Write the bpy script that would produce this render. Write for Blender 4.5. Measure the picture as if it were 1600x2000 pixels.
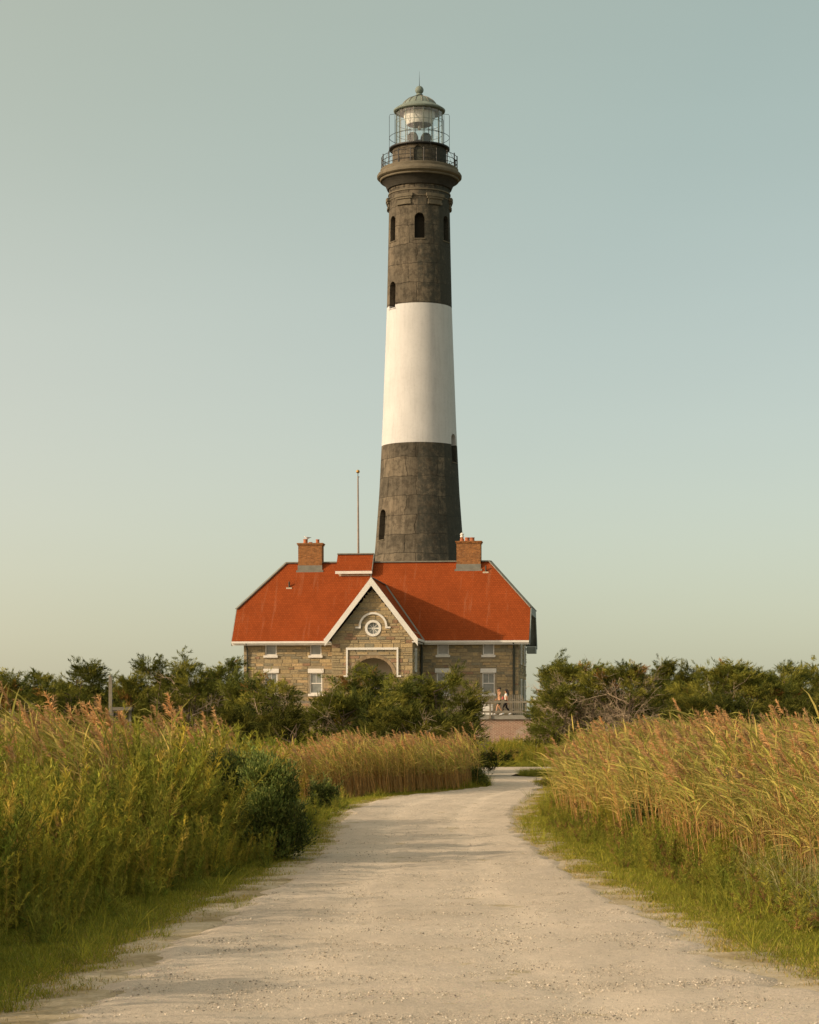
import bpy, bmesh, math, random
import numpy as np
from mathutils import Vector, Matrix, Euler

sc = bpy.context.scene
for o in list(bpy.data.objects):
    bpy.data.objects.remove(o, do_unlink=True)
COL = sc.collection
PI = math.pi
R = math.radians

# ------------------------------------------------------------------ camera, sky, sun, exposure
F, HY, EYE = 4200.0, 1415.0, 1.7          # focal length and horizon in pixels of the 1600x2000 photograph, eye height
cd = bpy.data.cameras.new('camera'); cam = bpy.data.objects.new('camera', cd); COL.objects.link(cam)
cam.location = (0, 0, EYE); cam.rotation_euler = (PI/2, 0, 0)
cd.sensor_fit = 'VERTICAL'; cd.sensor_height = 36.0; cd.lens = 36.0*F/2000.0
cd.shift_y = (HY-1000.0)/2000.0
cd.clip_start = 0.5; cd.clip_end = 9000
sc.camera = cam
sc.render.resolution_x, sc.render.resolution_y = 819, 1024

SUN_EL, SUN_FRONT = R(21.5), R(21.0)       # low sun, almost square to the view, from the left and a little in front of the house
sdir = Vector((-math.cos(SUN_EL)*math.cos(SUN_FRONT), -math.cos(SUN_EL)*math.sin(SUN_FRONT), math.sin(SUN_EL)))
world = bpy.data.worlds.new('World'); sc.world = world; world.use_nodes = True
wn, wl = world.node_tree.nodes, world.node_tree.links
wn.clear()
sky = wn.new('ShaderNodeTexSky'); sky.sky_type = 'NISHITA'; sky.sun_disc = False
sky.sun_elevation = SUN_EL
sky.sun_rotation = math.atan2(sdir.x, sdir.y)
sky.altitude = 0; sky.air_density = 1.0; sky.dust_density = 2.0; sky.ozone_density = 1.0
# late-summer haze added to the clear sky: thicker towards the horizon, brighter and warmer towards the sun
wtc = wn.new('ShaderNodeTexCoord'); wsep = wn.new('ShaderNodeSeparateXYZ'); wl.new(wtc.outputs['Generated'], wsep.inputs[0])
def wmath(op, a, b=0.0):
    nd = wn.new('ShaderNodeMath'); nd.operation = op
    for k, x in enumerate((a, b)):
        if isinstance(x, bpy.types.NodeSocket): wl.new(x, nd.inputs[k])
        else: nd.inputs[k].default_value = x
    return nd.outputs[0]
wdot = wn.new('ShaderNodeVectorMath'); wdot.operation = 'DOT_PRODUCT'; wl.new(wtc.outputs['Generated'], wdot.inputs[0]); wdot.inputs[1].default_value = sdir
wel = wmath('POWER', 2.71828, wmath('MULTIPLY', wmath('POWER', wmath('DIVIDE', wmath('MAXIMUM', wsep.outputs[2], 0.0), 0.22), 4.0), -1.0))
wcg = wmath('MAXIMUM', wdot.outputs['Value'], -0.33)
wcb = wn.new('ShaderNodeCombineColor')
for ch, (c0, c1, kk) in enumerate(((0.352, 0.118, 1.04), (0.341, 0.068, 0.62), (0.186, 0.100, 0.52))):
    v_ = wmath('ADD', wmath('MULTIPLY', wel, c1), c0)
    wl.new(wmath('MULTIPLY', wmath('MULTIPLY', v_, wmath('POWER', 2.71828, wmath('MULTIPLY', wcg, kk))), 1.0/1.66/0.05), wcb.inputs[ch])
wadd = wn.new('ShaderNodeMix'); wadd.data_type = 'RGBA'; wadd.blend_type = 'ADD'; wadd.inputs[0].default_value = 1.0
wl.new(sky.outputs[0], wadd.inputs[6]); wl.new(wcb.outputs[0], wadd.inputs[7])
bg = wn.new('ShaderNodeBackground'); bg.inputs[1].default_value = 0.05
wo = wn.new('ShaderNodeOutputWorld')
wnz = wn.new('ShaderNodeTexNoise'); wnz.inputs['Scale'].default_value = 3.0; wnz.inputs['Detail'].default_value = 4
wmp = wn.new('ShaderNodeMapping'); wmp.inputs['Scale'].default_value = (1, 1, 5); wl.new(wtc.outputs['Generated'], wmp.inputs[0]); wl.new(wmp.outputs[0], wnz.inputs[0])
wsc = wn.new('ShaderNodeVectorMath'); wsc.operation = 'SCALE'; wl.new(wadd.outputs[2], wsc.inputs[0]); wl.new(wmath('ADD', wmath('MULTIPLY', wnz.outputs['Fac'], 0.07), 0.965), wsc.inputs[3])
wl.new(wsc.outputs[0], bg.inputs[0]); wl.new(bg.outputs[0], wo.inputs[0])
sl = bpy.data.lights.new('sun', 'SUN'); sun = bpy.data.objects.new('sun', sl); COL.objects.link(sun)
sl.energy = 2.45; sl.angle = R(0.9); sl.color = (1.0, 0.77, 0.52)
sun.rotation_euler = sdir.to_track_quat('Z', 'Y').to_euler()
vs = sc.view_settings
vs.view_transform = 'Standard'; vs.look = 'None'; vs.exposure = 0.72; vs.gamma = 1.0; vs.use_curve_mapping = False
sc.cycles.use_denoising = True
sc.cycles.max_bounces = 8; sc.cycles.transparent_max_bounces = 16
sc.cycles.sample_clamp_indirect = 6.0

rng = np.random.default_rng(11)
rnd = random.Random(5)

def G(px, py):                      # where a pixel of the photograph meets flat ground
    d = F*EYE/(py-HY)
    return ((px-800.0)/F*d, d)
def WX(px, D): return (px-800.0)/F*D
def WZ(py, D): return EYE+(HY-py)/F*D

# ------------------------------------------------------------------ object helpers
def tag(o, label=None, cat=None, group=None, kind=None):
    if label: o['label'] = label
    if cat: o['category'] = cat
    if group: o['group'] = group
    if kind: o['kind'] = kind
    return o
def empty(name, loc=(0, 0, 0), rz=0.0, parent=None):
    o = bpy.data.objects.new(name, None); COL.objects.link(o)
    o.location = loc; o.rotation_euler = (0, 0, rz); o.empty_display_size = 0.3
    if parent: o.parent = parent
    return o
def link(name, me, mat, parent=None, col=None):
    o = bpy.data.objects.new(name, me)
    (col or COL).objects.link(o)
    if mat is not None and len(me.materials) == 0:
        me.materials.append(mat)
    if parent is not None: o.parent = parent
    return o
def autouv(me):
    uv = me.uv_layers.get('UVMap') or me.uv_layers.new(name='UVMap')
    d = uv.data
    for p in me.polygons:
        n = p.normal
        if abs(n.z) > 0.995: t = Vector((1, 0, 0))
        else: t = Vector((-n.y, n.x, 0)).normalized()
        b = n.cross(t)
        for li in p.loop_indices:
            c = me.vertices[me.loops[li].vertex_index].co
            d[li].uv = (c.dot(t), c.dot(b))

class MB:
    def __init__(s): s.v = []; s.f = []; s.c = []
    def add(s, vs_, fs, col=None):
        k = len(s.v); s.v += [tuple(p) for p in vs_]
        for f in fs:
            s.f.append([i+k for i in f]); s.c.append(col)
        return s
    def box(s, x0, x1, y0, y1, z0, z1, col=None):
        return s.add([(x0, y0, z0), (x1, y0, z0), (x1, y1, z0), (x0, y1, z0), (x0, y0, z1), (x1, y0, z1), (x1, y1, z1), (x0, y1, z1)],
                     [(0, 3, 2, 1), (4, 5, 6, 7), (0, 1, 5, 4), (1, 2, 6, 5), (2, 3, 7, 6), (3, 0, 4, 7)], col)
    def prism(s, poly, off, col=None):        # planar polygon extruded by a vector
        off = Vector(off); a = [Vector(p) for p in poly]; n = len(a)
        nn = Vector((0, 0, 0))
        for i in range(n): nn += a[i].cross(a[(i+1) % n])
        if nn.dot(off) > 0: a.reverse()
        vs_ = a+[p+off for p in a]
        return s.add(vs_, [tuple(range(n)), tuple(range(2*n-1, n-1, -1))]+[((i+1) % n, i, i+n, (i+1) % n+n) for i in range(n)], col)
    def beam(s, p, q, w, h, up=(0, 0, 1), col=None):   # rectangular bar from p to q
        p, q = Vector(p), Vector(q); d = (q-p).normalized(); up = Vector(up)
        if abs(d.dot(up.normalized())) > 0.99: up = Vector((0, 1, 0))
        x = d.cross(up).normalized()*w/2; y = x.cross(d).normalized()*h/2
        v = [p-x-y, p+x-y, p+x+y, p-x+y, q-x-y, q+x-y, q+x+y, q-x+y]
        return s.add(v, [(0, 3, 2, 1)[::-1], (4, 5, 6, 7)[::-1], (0, 1, 5, 4)[::-1], (1, 2, 6, 5)[::-1], (2, 3, 7, 6)[::-1], (3, 0, 4, 7)[::-1]], col)
    def tube(s, pts, rad, n=6, col=None, cap=True):
        pts = [Vector(p) for p in pts]
        if not hasattr(rad, '__len__'): rad = [rad]*len(pts)
        vs_ = []; up = Vector((0, 0, 1))
        for i, p in enumerate(pts):
            d = (pts[min(i+1, len(pts)-1)]-pts[max(i-1, 0)]).normalized()
            a = up if abs(d.dot(up)) < 0.95 else Vector((1, 0, 0))
            x = d.cross(a).normalized(); y = d.cross(x)
            for k in range(n):
                t = 2*PI*k/n
                vs_.append(p+(x*math.cos(t)+y*math.sin(t))*rad[i])
        fs = []
        for i in range(len(pts)-1):
            for k in range(n):
                fs.append((i*n+k, i*n+(k+1) % n, (i+1)*n+(k+1) % n, (i+1)*n+k)[::-1])
        if cap:
            fs.append(tuple(range(n))); fs.append(tuple(range(len(pts)*n-1, (len(pts)-1)*n-1, -1)))
        return s.add(vs_, fs, col)
    def lathe(s, prof, n=48, c=(0, 0), col=None, closed=False, cap=True):
        vs_ = []; m = len(prof)
        for r, z in prof:
            for k in range(n):
                t = 2*PI*k/n
                vs_.append((c[0]+r*math.cos(t), c[1]+r*math.sin(t), z))
        fs = []
        for i in range(m if closed else m-1):
            j = (i+1) % m
            for k in range(n):
                fs.append((i*n+k, i*n+(k+1) % n, j*n+(k+1) % n, j*n+k))
        if cap and not closed:
            fs.append(tuple(range(n-1, -1, -1))); fs.append(tuple(range((m-1)*n, m*n)))
        return s.add(vs_, fs, col)
    def sphere(s, c, r, n=12, m=8, col=None, sq=(1, 1, 1)):
        prof = [(max(math.sin(PI*i/m), 0.001)*1.0, -math.cos(PI*i/m)) for i in range(m+1)]
        k = len(s.v); s.lathe(prof, n, col=col)
        for i in range(k, len(s.v)):
            x, y, z = s.v[i]
            s.v[i] = (c[0]+x*r*sq[0], c[1]+y*r*sq[1], c[2]+z*r*sq[2])
        return s
    def build(s, name, mat, parent=None, smooth=False, uv=True, col=None, angle=None):
        me = bpy.data.meshes.new(name)
        me.from_pydata(s.v, [], s.f); me.update()
        if any(c is not None for c in s.c):
            at = me.color_attributes.new('Col', 'FLOAT_COLOR', 'CORNER')
            buf = []
            for p, c in zip(me.polygons, s.c):
                c = c or (1, 1, 1)
                buf += [c[0], c[1], c[2], 1.0]*p.loop_total
            at.data.foreach_set('color', buf)
        if smooth:
            me.polygons.foreach_set('use_smooth', [True]*len(me.polygons))
            if angle is not None:
                me.set_sharp_from_angle(angle=angle)
        if uv: autouv(me)
        return link(name, me, mat, parent, col)

def build_np(name, V, Fc, mat, parent=None, C=None, col=None, smooth=False):
    """V (n,3), Fc (m,k) with one k; C per-vertex colours"""
    me = bpy.data.meshes.new(name)
    V = np.asarray(V, np.float32); Fc = np.asarray(Fc, np.int32)
    m, k = Fc.shape
    me.vertices.add(len(V)); me.vertices.foreach_set('co', V.ravel())
    me.loops.add(m*k); me.loops.foreach_set('vertex_index', Fc.ravel())
    me.polygons.add(m); me.polygons.foreach_set('loop_start', np.arange(0, m*k, k, dtype=np.int32))
    if smooth: me.polygons.foreach_set('use_smooth', np.ones(m, bool))
    me.update(calc_edges=True)
    if C is not None:
        at = me.color_attributes.new('Col', 'FLOAT_COLOR', 'POINT')
        at.data.foreach_set('color', np.concatenate([np.asarray(C, np.float32), np.ones((len(V), 1), np.float32)], 1).ravel())
    return link(name, me, mat, parent, col)

def cut(o, cutters):
    for c in cutters:
        m = o.modifiers.new('b', 'BOOLEAN'); m.operation = 'DIFFERENCE'; m.object = c; m.solver = 'EXACT'
    bpy.context.view_layer.update()
    dg = bpy.context.evaluated_depsgraph_get()
    me = bpy.data.meshes.new_from_object(o.evaluated_get(dg))
    o.modifiers.clear(); old = o.data; nm = old.name; o.data = me; bpy.data.meshes.remove(old); me.name = nm
    autouv(me)
    return o

# ------------------------------------------------------------------ materials
class NT:
    def __init__(s, name):
        s.m = bpy.data.materials.new(name); s.m.use_nodes = True
        s.t = s.m.node_tree; s.n = s.t.nodes; s.l = s.t.links
        s.p = s.n['Principled BSDF']; s.out = s.n['Material Output']
    def new(s, typ, **kw):
        nd = s.n.new(typ)
        for k, v in kw.items():
            if k.startswith('i_'): nd.inputs[k[2:].replace('_', ' ')].default_value = v
            else: setattr(nd, k, v)
        return nd
    def link(s, a, b): s.l.new(a, b)
    def val(s, x, sock):
        if isinstance(x, bpy.types.NodeSocket): s.l.new(x, sock)
        else: sock.default_value = x
    def noise(s, vec, scale, detail=4, rough=0.6, dist=0.0):
        nd = s.new('ShaderNodeTexNoise'); nd.inputs['Scale'].default_value = scale
        nd.inputs['Detail'].default_value = detail; nd.inputs['Roughness'].default_value = rough; nd.inputs['Distortion'].default_value = dist
        if vec is not None: s.link(vec, nd.inputs['Vector'])
        return nd.outputs['Fac']
    def ramp(s, fac, stops):
        nd = s.new('ShaderNodeValToRGB'); cr = nd.color_ramp
        while len(cr.elements) < len(stops): cr.elements.new(0.5)
        for e, (p, c) in zip(cr.elements, stops):
            e.position = p; e.color = (c[0], c[1], c[2], 1) if hasattr(c, '__len__') else (c, c, c, 1)
        s.link(fac, nd.inputs[0]); return nd.outputs[0]
    def mix(s, fac, a, b, mode='MIX'):
        nd = s.new('ShaderNodeMix'); nd.data_type = 'RGBA'; nd.blend_type = mode
        def put(x, sk):
            if isinstance(x, bpy.types.NodeSocket): s.link(x, sk)
            elif hasattr(x, '__len__'): sk.default_value = (x[0], x[1], x[2], 1)
            else: sk.default_value = (x, x, x, 1)
        s.val(fac, nd.inputs[0]); put(a, nd.inputs[6]); put(b, nd.inputs[7])
        return nd.outputs[2]
    def math(s, op, a, b=0.0, c=0.0):
        nd = s.new('ShaderNodeMath'); nd.operation = op
        s.val(a, nd.inputs[0]); s.val(b, nd.inputs[1])
        if op in ('MULTIPLY_ADD',): s.val(c, nd.inputs[2])
        return nd.outputs[0]
    def coord(s, which='Object'): return s.new('ShaderNodeTexCoord').outputs[which]
    def scale(s, vec, sc_):
        nd = s.new('ShaderNodeMapping'); nd.inputs['Scale'].default_value = sc_; s.link(vec, nd.inputs['Vector']); return nd.outputs[0]
    def bump(s, h, strength=0.4, dist=0.02):
        nd = s.new('ShaderNodeBump'); nd.inputs['Strength'].default_value = strength; nd.inputs['Distance'].default_value = dist
        s.link(h, nd.inputs['Height']); s.link(nd.outputs[0], s.p.inputs['Normal'])
    def fin(s, colour, rough=0.8, spec=0.25, metal=0.0):
        s.val((colour[0], colour[1], colour[2], 1) if isinstance(colour, tuple) else colour, s.p.inputs['Base Color'])
        s.val(rough, s.p.inputs['Roughness']); s.p.inputs['Specular IOR Level'].default_value = spec
        s.p.inputs['Metallic'].default_value = metal
        return s.m

def plain(name, c, var=0.25, scale=3.0, rough=0.75, spec=0.25, metal=0.0, bump=0.0):
    t = NT(name); co = t.coord()
    n = t.noise(co, scale, 5)
    k = t.ramp(n, [(0.25, tuple(x*(1-var) for x in c)), (0.75, tuple(min(x*(1+var), 1) for x in c))])
    n2 = t.noise(co, scale*9, 3)
    k = t.mix(0.35, k, t.ramp(n2, [(0.3, 0.55), (0.7, 1.0)]), 'MULTIPLY')
    if bump: t.bump(n2, bump)
    return t.fin(k, rough, spec, metal)

M = {}
M['trim'] = plain('white_paint', (0.76, 0.75, 0.70), 0.08, 1.5, 0.6, 0.3)
M['lead'] = plain('lead_flashing', (0.20, 0.20, 0.17), 0.25, 2.5, 0.6, 0.3)
M['iron'] = plain('black_iron', (0.022, 0.024, 0.024), 0.3, 4, 0.55, 0.35)
M['pipe'] = plain('dark_pipe', (0.05, 0.055, 0.04), 0.3, 4, 0.6, 0.3)
M['wood'] = plain('weathered_wood', (0.26, 0.235, 0.185), 0.3, 3, 0.85, 0.15, bump=0.3)
M['concrete'] = plain('terrace_concrete', (0.33, 0.315, 0.27), 0.22, 1.2, 0.9, 0.2, bump=0.25)
M['mortar'] = plain('wall_mortar', (0.33, 0.28, 0.195), 0.25, 2.5, 0.95, 0.1, bump=0.4)
M['gallery'] = plain('gallery_stone', (0.155, 0.137, 0.10), 0.3, 1.0, 0.9, 0.15, bump=0.3)
M['gallery_dark'] = plain('watch_room_plaster', (0.215, 0.17, 0.115), 0.28, 1.3, 0.9, 0.15, bump=0.3)
M['cove'] = plain('shaded_cove_paint', (0.045, 0.042, 0.034), 0.35, 1.4, 0.9, 0.15, bump=0.3)  # dark paint, with the shade under the gallery lip put into its colour
M['copper'] = plain('weathered_lantern_roof', (0.19, 0.235, 0.205), 0.25, 1.6, 0.6, 0.3)
M['clay'] = plain('clay_pot', (0.42, 0.15, 0.07), 0.2, 4, 0.85, 0.2)
M['gold'] = plain('gilt_ball', (0.45, 0.27, 0.07), 0.15, 4, 0.35, 0.5, metal=0.6)
M['pole'] = plain('pole_grey', (0.27, 0.22, 0.18), 0.2, 1.5, 0.6, 0.3)
M['plaster'] = plain('porch_plaster', (0.55, 0.49, 0.38), 0.12, 1.5, 0.9, 0.15)
M['door'] = plain('white_door', (0.62, 0.60, 0.55), 0.08, 2, 0.6, 0.3)
M['dark'] = plain('dark_void', (0.03, 0.03, 0.028), 0.2, 2, 0.9, 0.1)
M['slats'] = plain('grey_boarding', (0.30, 0.335, 0.31), 0.25, 3, 0.8, 0.2)

t = NT('pane_glass'); co = t.coord()
k = t.ramp(t.noise(co, 1.3, 3), [(0.3, (0.11, 0.13, 0.125)), (0.7, (0.24, 0.27, 0.26))])
t.bump(t.noise(co, 2.0, 2), 0.05, 0.05); M['glass'] = t.fin(k, 0.08, 0.6)

t = NT('tower_recess_dark'); M['recess'] = t.fin((0.028, 0.026, 0.02), 0.9, 0.1)

t = NT('lantern_glass')
tr = t.new('ShaderNodeBsdfTransparent'); tr.inputs[0].default_value = (0.96, 0.985, 0.975, 1)
gl = t.new('ShaderNodeBsdfGlossy'); gl.inputs['Roughness'].default_value = 0.03
lw = t.new('ShaderNodeLayerWeight'); lw.inputs[0].default_value = 0.5
ms = t.new('ShaderNodeMixShader'); t.link(t.math('MULTIPLY_ADD', t.math('POWER', lw.outputs['Facing'], 3.0), 0.45, 0.10), ms.inputs[0]); t.link(tr.outputs[0], ms.inputs[1]); t.link(gl.outputs[0], ms.inputs[2])
t.link(ms.outputs[0], t.out.inputs[0]); M['lantern_glass'] = t.m

t = NT('rubble_stone'); at = t.new('ShaderNodeAttribute', attribute_name='Col'); co = t.coord()
n = t.noise(co, 9, 5); n2 = t.noise(co, 40, 3)
k = t.mix(1.0, at.outputs['Color'], t.ramp(n, [(0.25, 0.68), (0.75, 1.18)]), 'MULTIPLY')
k = t.mix(0.6, k, t.ramp(n2, [(0.3, 0.7), (0.7, 1.1)]), 'MULTIPLY')
t.bump(n, 0.5, 0.03); M['stone'] = t.fin(k, 0.92, 0.12)

t = NT('red_roof_tiles'); uv = t.coord('UV')
br = t.new('ShaderNodeTexBrick'); br.offset = 0.5
br.inputs['Scale'].default_value = 1.0; br.inputs['Brick Width'].default_value = 0.17; br.inputs['Row Height'].default_value = 0.165
br.inputs['Mortar Size'].default_value = 0.014; br.inputs['Mortar Smooth'].default_value = 0.3; br.inputs['Bias'].default_value = 0.0
br.inputs['Color1'].default_value = (0.315, 0.070, 0.018, 1); br.inputs['Color2'].default_value = (0.265, 0.058, 0.015, 1); br.inputs['Mortar'].default_value = (0.20, 0.044, 0.013, 1)
t.link(uv, br.inputs['Vector'])
co = t.coord(); n = t.noise(co, 0.55, 5)
k = t.mix(0.55, br.outputs['Color'], t.ramp(n, [(0.3, 0.78), (0.7, 1.12)]), 'MULTIPLY')
st = t.noise(t.scale(co, (3.2, 0.25, 0.25)), 1.0, 4)
k = t.mix(t.math('MULTIPLY', t.ramp(st, [(0.58, 0.0), (0.76, 1.0)]), 0.30), k, (0.42, 0.20, 0.11))
sep = t.new('ShaderNodeSeparateXYZ'); t.link(uv, sep.inputs[0])
saw = t.math('FRACT', t.math('DIVIDE', sep.outputs[1], 0.165))
hh = t.math('MULTIPLY_ADD', br.outputs['Fac'], -0.6, t.math('SUBTRACT', 1.0, saw))
t.bump(hh, 0.5, 0.025); M['roof'] = t.fin(k, 0.9, 0.06)

def brick_mat(name, c1, c2, mo, stain):
    t = NT(name); uv = t.coord('UV'); co = t.coord()
    br = t.new('ShaderNodeTexBrick'); br.inputs['Scale'].default_value = 1.0
    br.inputs['Brick Width'].default_value = 0.225; br.inputs['Row Height'].default_value = 0.078; br.inputs['Mortar Size'].default_value = 0.011
    br.inputs['Mortar Smooth'].default_value = 0.2
    for nm, c in (('Color1', c1), ('Color2', c2), ('Mortar', mo)): br.inputs[nm].default_value = (*c, 1)
    t.link(uv, br.inputs['Vector'])
    k = t.mix(0.6, br.outputs['Color'], t.ramp(t.noise(co, 6, 4), [(0.3, 0.62), (0.7, 1.15)]), 'MULTIPLY')
    k = t.mix(t.math('MULTIPLY', t.ramp(t.noise(co, 0.9, 5), [(0.52, 0.0), (0.72, 1.0)]), stain), k, (0.45, 0.40, 0.33))
    t.bump(t.math('SUBTRACT', 1.0, br.outputs['Fac']), 0.6, 0.012)
    return t.fin(k, 0.9, 0.12)
M['brick'] = brick_mat('chimney_brick', (0.40, 0.165, 0.052), (0.22, 0.085, 0.03), (0.26, 0.17, 0.09), 0.0)
M['brick2'] = brick_mat('terrace_brick', (0.40, 0.21, 0.145), (0.31, 0.15, 0.10), (0.58, 0.50, 0.39), 0.8)

def tower_mat(name, white):
    t = NT(name); co = t.coord()
    sp = t.new('ShaderNodeSeparateXYZ'); t.link(co, sp.inputs[0])
    th = t.math('ARCTAN2', sp.outputs[0], t.math('MULTIPLY', sp.outputs[1], -1.0))
    s_ = t.math('MULTIPLY', th, 2.9)
    cb = t.new('ShaderNodeCombineXYZ'); t.link(s_, cb.inputs[0]); t.link(sp.outputs[2], cb.inputs[1])
    v = cb.outputs[0]
    big = t.noise(co, 0.5, 5, 0.65); fine = t.noise(co, 5.0, 6, 0.7); streak = t.noise(t.scale(co, (1.6, 1.6, 0.13)), 2.2, 6, 0.7)
    if white:
        k = t.ramp(big, [(0.3, (0.52, 0.53, 0.53)), (0.7, (0.58, 0.59, 0.59))])
        k = t.mix(0.7, k, t.ramp(streak, [(0.30, 0.84), (0.52, 1.0)]), 'MULTIPLY')
        k = t.mix(0.35, k, t.ramp(fine, [(0.28, 0.72), (0.5, 1.0)]), 'MULTIPLY')
        rust = t.ramp(t.noise(t.scale(co, (2.5, 2.5, 0.1)), 1.7, 5, 0.75), [(0.64, 0.0), (0.80, 1.0)])
        k = t.mix(t.math('MULTIPLY', rust, 0.55), k, (0.42, 0.34, 0.22))
        t.bump(fine, 0.25, 0.03)
        return t.fin(k, 0.8, 0.2)
    wob = t.new('ShaderNodeTexNoise'); wob.inputs['Scale'].default_value = 0.9; wob.inputs['Detail'].default_value = 4; t.link(v, wob.inputs['Vector'])
    vm = t.new('ShaderNodeVectorMath'); vm.operation = 'MULTIPLY_ADD'; t.link(wob.outputs['Color'], vm.inputs[0]); vm.inputs[1].default_value = (0.5, 0.42, 0); t.link(v, vm.inputs[2])
    br = t.new('ShaderNodeTexBrick'); br.offset = 0.32; br.inputs['Scale'].default_value = 1.0
    br.inputs['Brick Width'].default_value = 2.35; br.inputs['Row Height'].default_value = 1.55; br.inputs['Mortar Size'].default_value = 0.03; br.inputs['Mortar Smooth'].default_value = 0.6
    br.inputs['Color1'].default_value = (0.6, 0.6, 0.6, 1); br.inputs['Color2'].default_value = (1.15, 1.1, 1.05, 1); br.inputs['Mortar'].default_value = (0.12, 0.12, 0.11, 1)
    t.link(vm.outputs[0], br.inputs['Vector'])
    k = t.ramp(big, [(0.25, (0.105, 0.096, 0.074)), (0.5, (0.168, 0.149, 0.113)), (0.75, (0.225, 0.192, 0.142))])
    k = t.mix(0.8, k, br.outputs['Color'], 'MULTIPLY')
    k = t.mix(0.75, k, t.ramp(streak, [(0.3, 0.45), (0.6, 1.05)]), 'MULTIPLY')
    blot = t.ramp(t.noise(co, 1.6, 6, 0.75), [(0.48, 1.0), (0.58, 0.38)])
    k = t.mix(0.6, k, blot, 'MULTIPLY')
    flake = t.ramp(t.noise(co, 7.0, 4, 0.8), [(0.70, 0.0), (0.76, 1.0)])
    k = t.mix(t.math('MULTIPLY', flake, 0.35), k, (0.36, 0.31, 0.23))
    k = t.mix(0.5, k, t.ramp(fine, [(0.3, 0.6), (0.7, 1.15)]), 'MULTIPLY')
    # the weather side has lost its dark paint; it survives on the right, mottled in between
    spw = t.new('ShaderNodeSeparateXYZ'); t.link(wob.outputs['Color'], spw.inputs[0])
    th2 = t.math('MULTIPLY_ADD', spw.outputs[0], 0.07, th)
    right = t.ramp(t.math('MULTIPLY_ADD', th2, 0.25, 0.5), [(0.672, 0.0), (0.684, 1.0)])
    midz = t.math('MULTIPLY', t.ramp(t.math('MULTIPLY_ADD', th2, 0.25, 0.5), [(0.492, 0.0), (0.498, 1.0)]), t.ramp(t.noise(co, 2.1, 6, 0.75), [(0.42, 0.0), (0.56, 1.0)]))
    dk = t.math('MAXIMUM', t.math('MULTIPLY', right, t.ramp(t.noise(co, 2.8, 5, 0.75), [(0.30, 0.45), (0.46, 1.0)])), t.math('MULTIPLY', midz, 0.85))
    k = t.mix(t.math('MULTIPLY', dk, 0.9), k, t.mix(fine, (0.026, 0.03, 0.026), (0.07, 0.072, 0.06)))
    t.bump(t.math('MULTIPLY_ADD', br.outputs['Fac'], -0.7, fine), 0.5, 0.03)
    return t.fin(k, 0.92, 0.15)
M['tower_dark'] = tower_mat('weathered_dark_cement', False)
M['tower_white'] = tower_mat('white_tower_paint', True)

t = NT('sandy_gravel_road'); co = t.coord()
a = t.noise(co, 0.45, 6, 0.6); b = t.noise(co, 14, 6, 0.75); c = t.noise(co, 60, 4, 0.8)
vo = t.new('ShaderNodeTexVoronoi'); vo.inputs['Scale'].default_value = 42; t.link(co, vo.inputs['Vector'])
k = t.ramp(a, [(0.3, (0.54, 0.465, 0.375)), (0.7, (0.69, 0.595, 0.485))])
k = t.mix(0.55, k, t.ramp(b, [(0.3, 0.72), (0.65, 1.08)]), 'MULTIPLY')
k = t.mix(0.5, k, t.ramp(c, [(0.3, 0.62), (0.6, 1.1)]), 'MULTIPLY')
sel = t.math('MULTIPLY', t.ramp(vo.outputs['Distance'], [(0.0, 1.0), (0.24, 1.0), (0.3, 0.0)]), t.ramp(t.noise(co, 1.2, 5), [(0.42, 0.0), (0.62, 1.0)]))
at = t.new('ShaderNodeAttribute', attribute_name='Col'); spa = t.new('ShaderNodeSeparateColor'); t.link(at.outputs['Color'], spa.inputs[0])
rut = t.math('MULTIPLY', spa.outputs[0], t.ramp(t.noise(t.scale(co, (1.0, 0.25, 1.0)), 1.1, 4), [(0.3, 0.35), (0.6, 1.0)]))
k = t.mix(t.math('MULTIPLY', rut, 0.5), k, (0.74, 0.64, 0.52)); sel = t.math('MULTIPLY', sel, t.math('SUBTRACT', 1.0, t.math('MULTIPLY', rut, 0.7)))
damp = t.ramp(t.noise(t.scale(co, (1.0, 0.55, 1.0)), 0.75, 5, 0.65), [(0.55, 0.0), (0.72, 1.0)])
k = t.mix(t.math('MULTIPLY', damp, 0.35), k, (0.40, 0.345, 0.265))
k = t.mix(t.math('MULTIPLY', sel, 0.6), k, t.mix(0.75, vo.outputs['Color'], (0.20, 0.19, 0.16)))
vo2 = t.new('ShaderNodeTexVoronoi'); vo2.inputs['Scale'].default_value = 95; t.link(co, vo2.inputs['Vector'])
sp2 = t.new('ShaderNodeSeparateColor'); t.link(vo2.outputs['Color'], sp2.inputs[0])
sel2 = t.math('MULTIPLY', t.math('MULTIPLY', t.ramp(vo2.outputs['Distance'], [(0.0, 1.0), (0.28, 1.0), (0.36, 0.0)]), t.ramp(sp2.outputs[0], [(0.62, 0.0), (0.66, 1.0)])), t.ramp(t.noise(co, 0.9, 5), [(0.36, 0.35), (0.6, 1.0)]))
k = t.mix(t.math('MULTIPLY', sel2, 0.75), k, t.ramp(sp2.outputs[1], [(0.0, (0.14, 0.13, 0.11)), (0.6, (0.32, 0.28, 0.22)), (1.0, (0.8, 0.74, 0.64))]))
t.bump(t.math('MULTIPLY_ADD', c, 0.5, b), 0.75, 0.03); M['road'] = t.fin(k, 0.95, 0.1)

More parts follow.
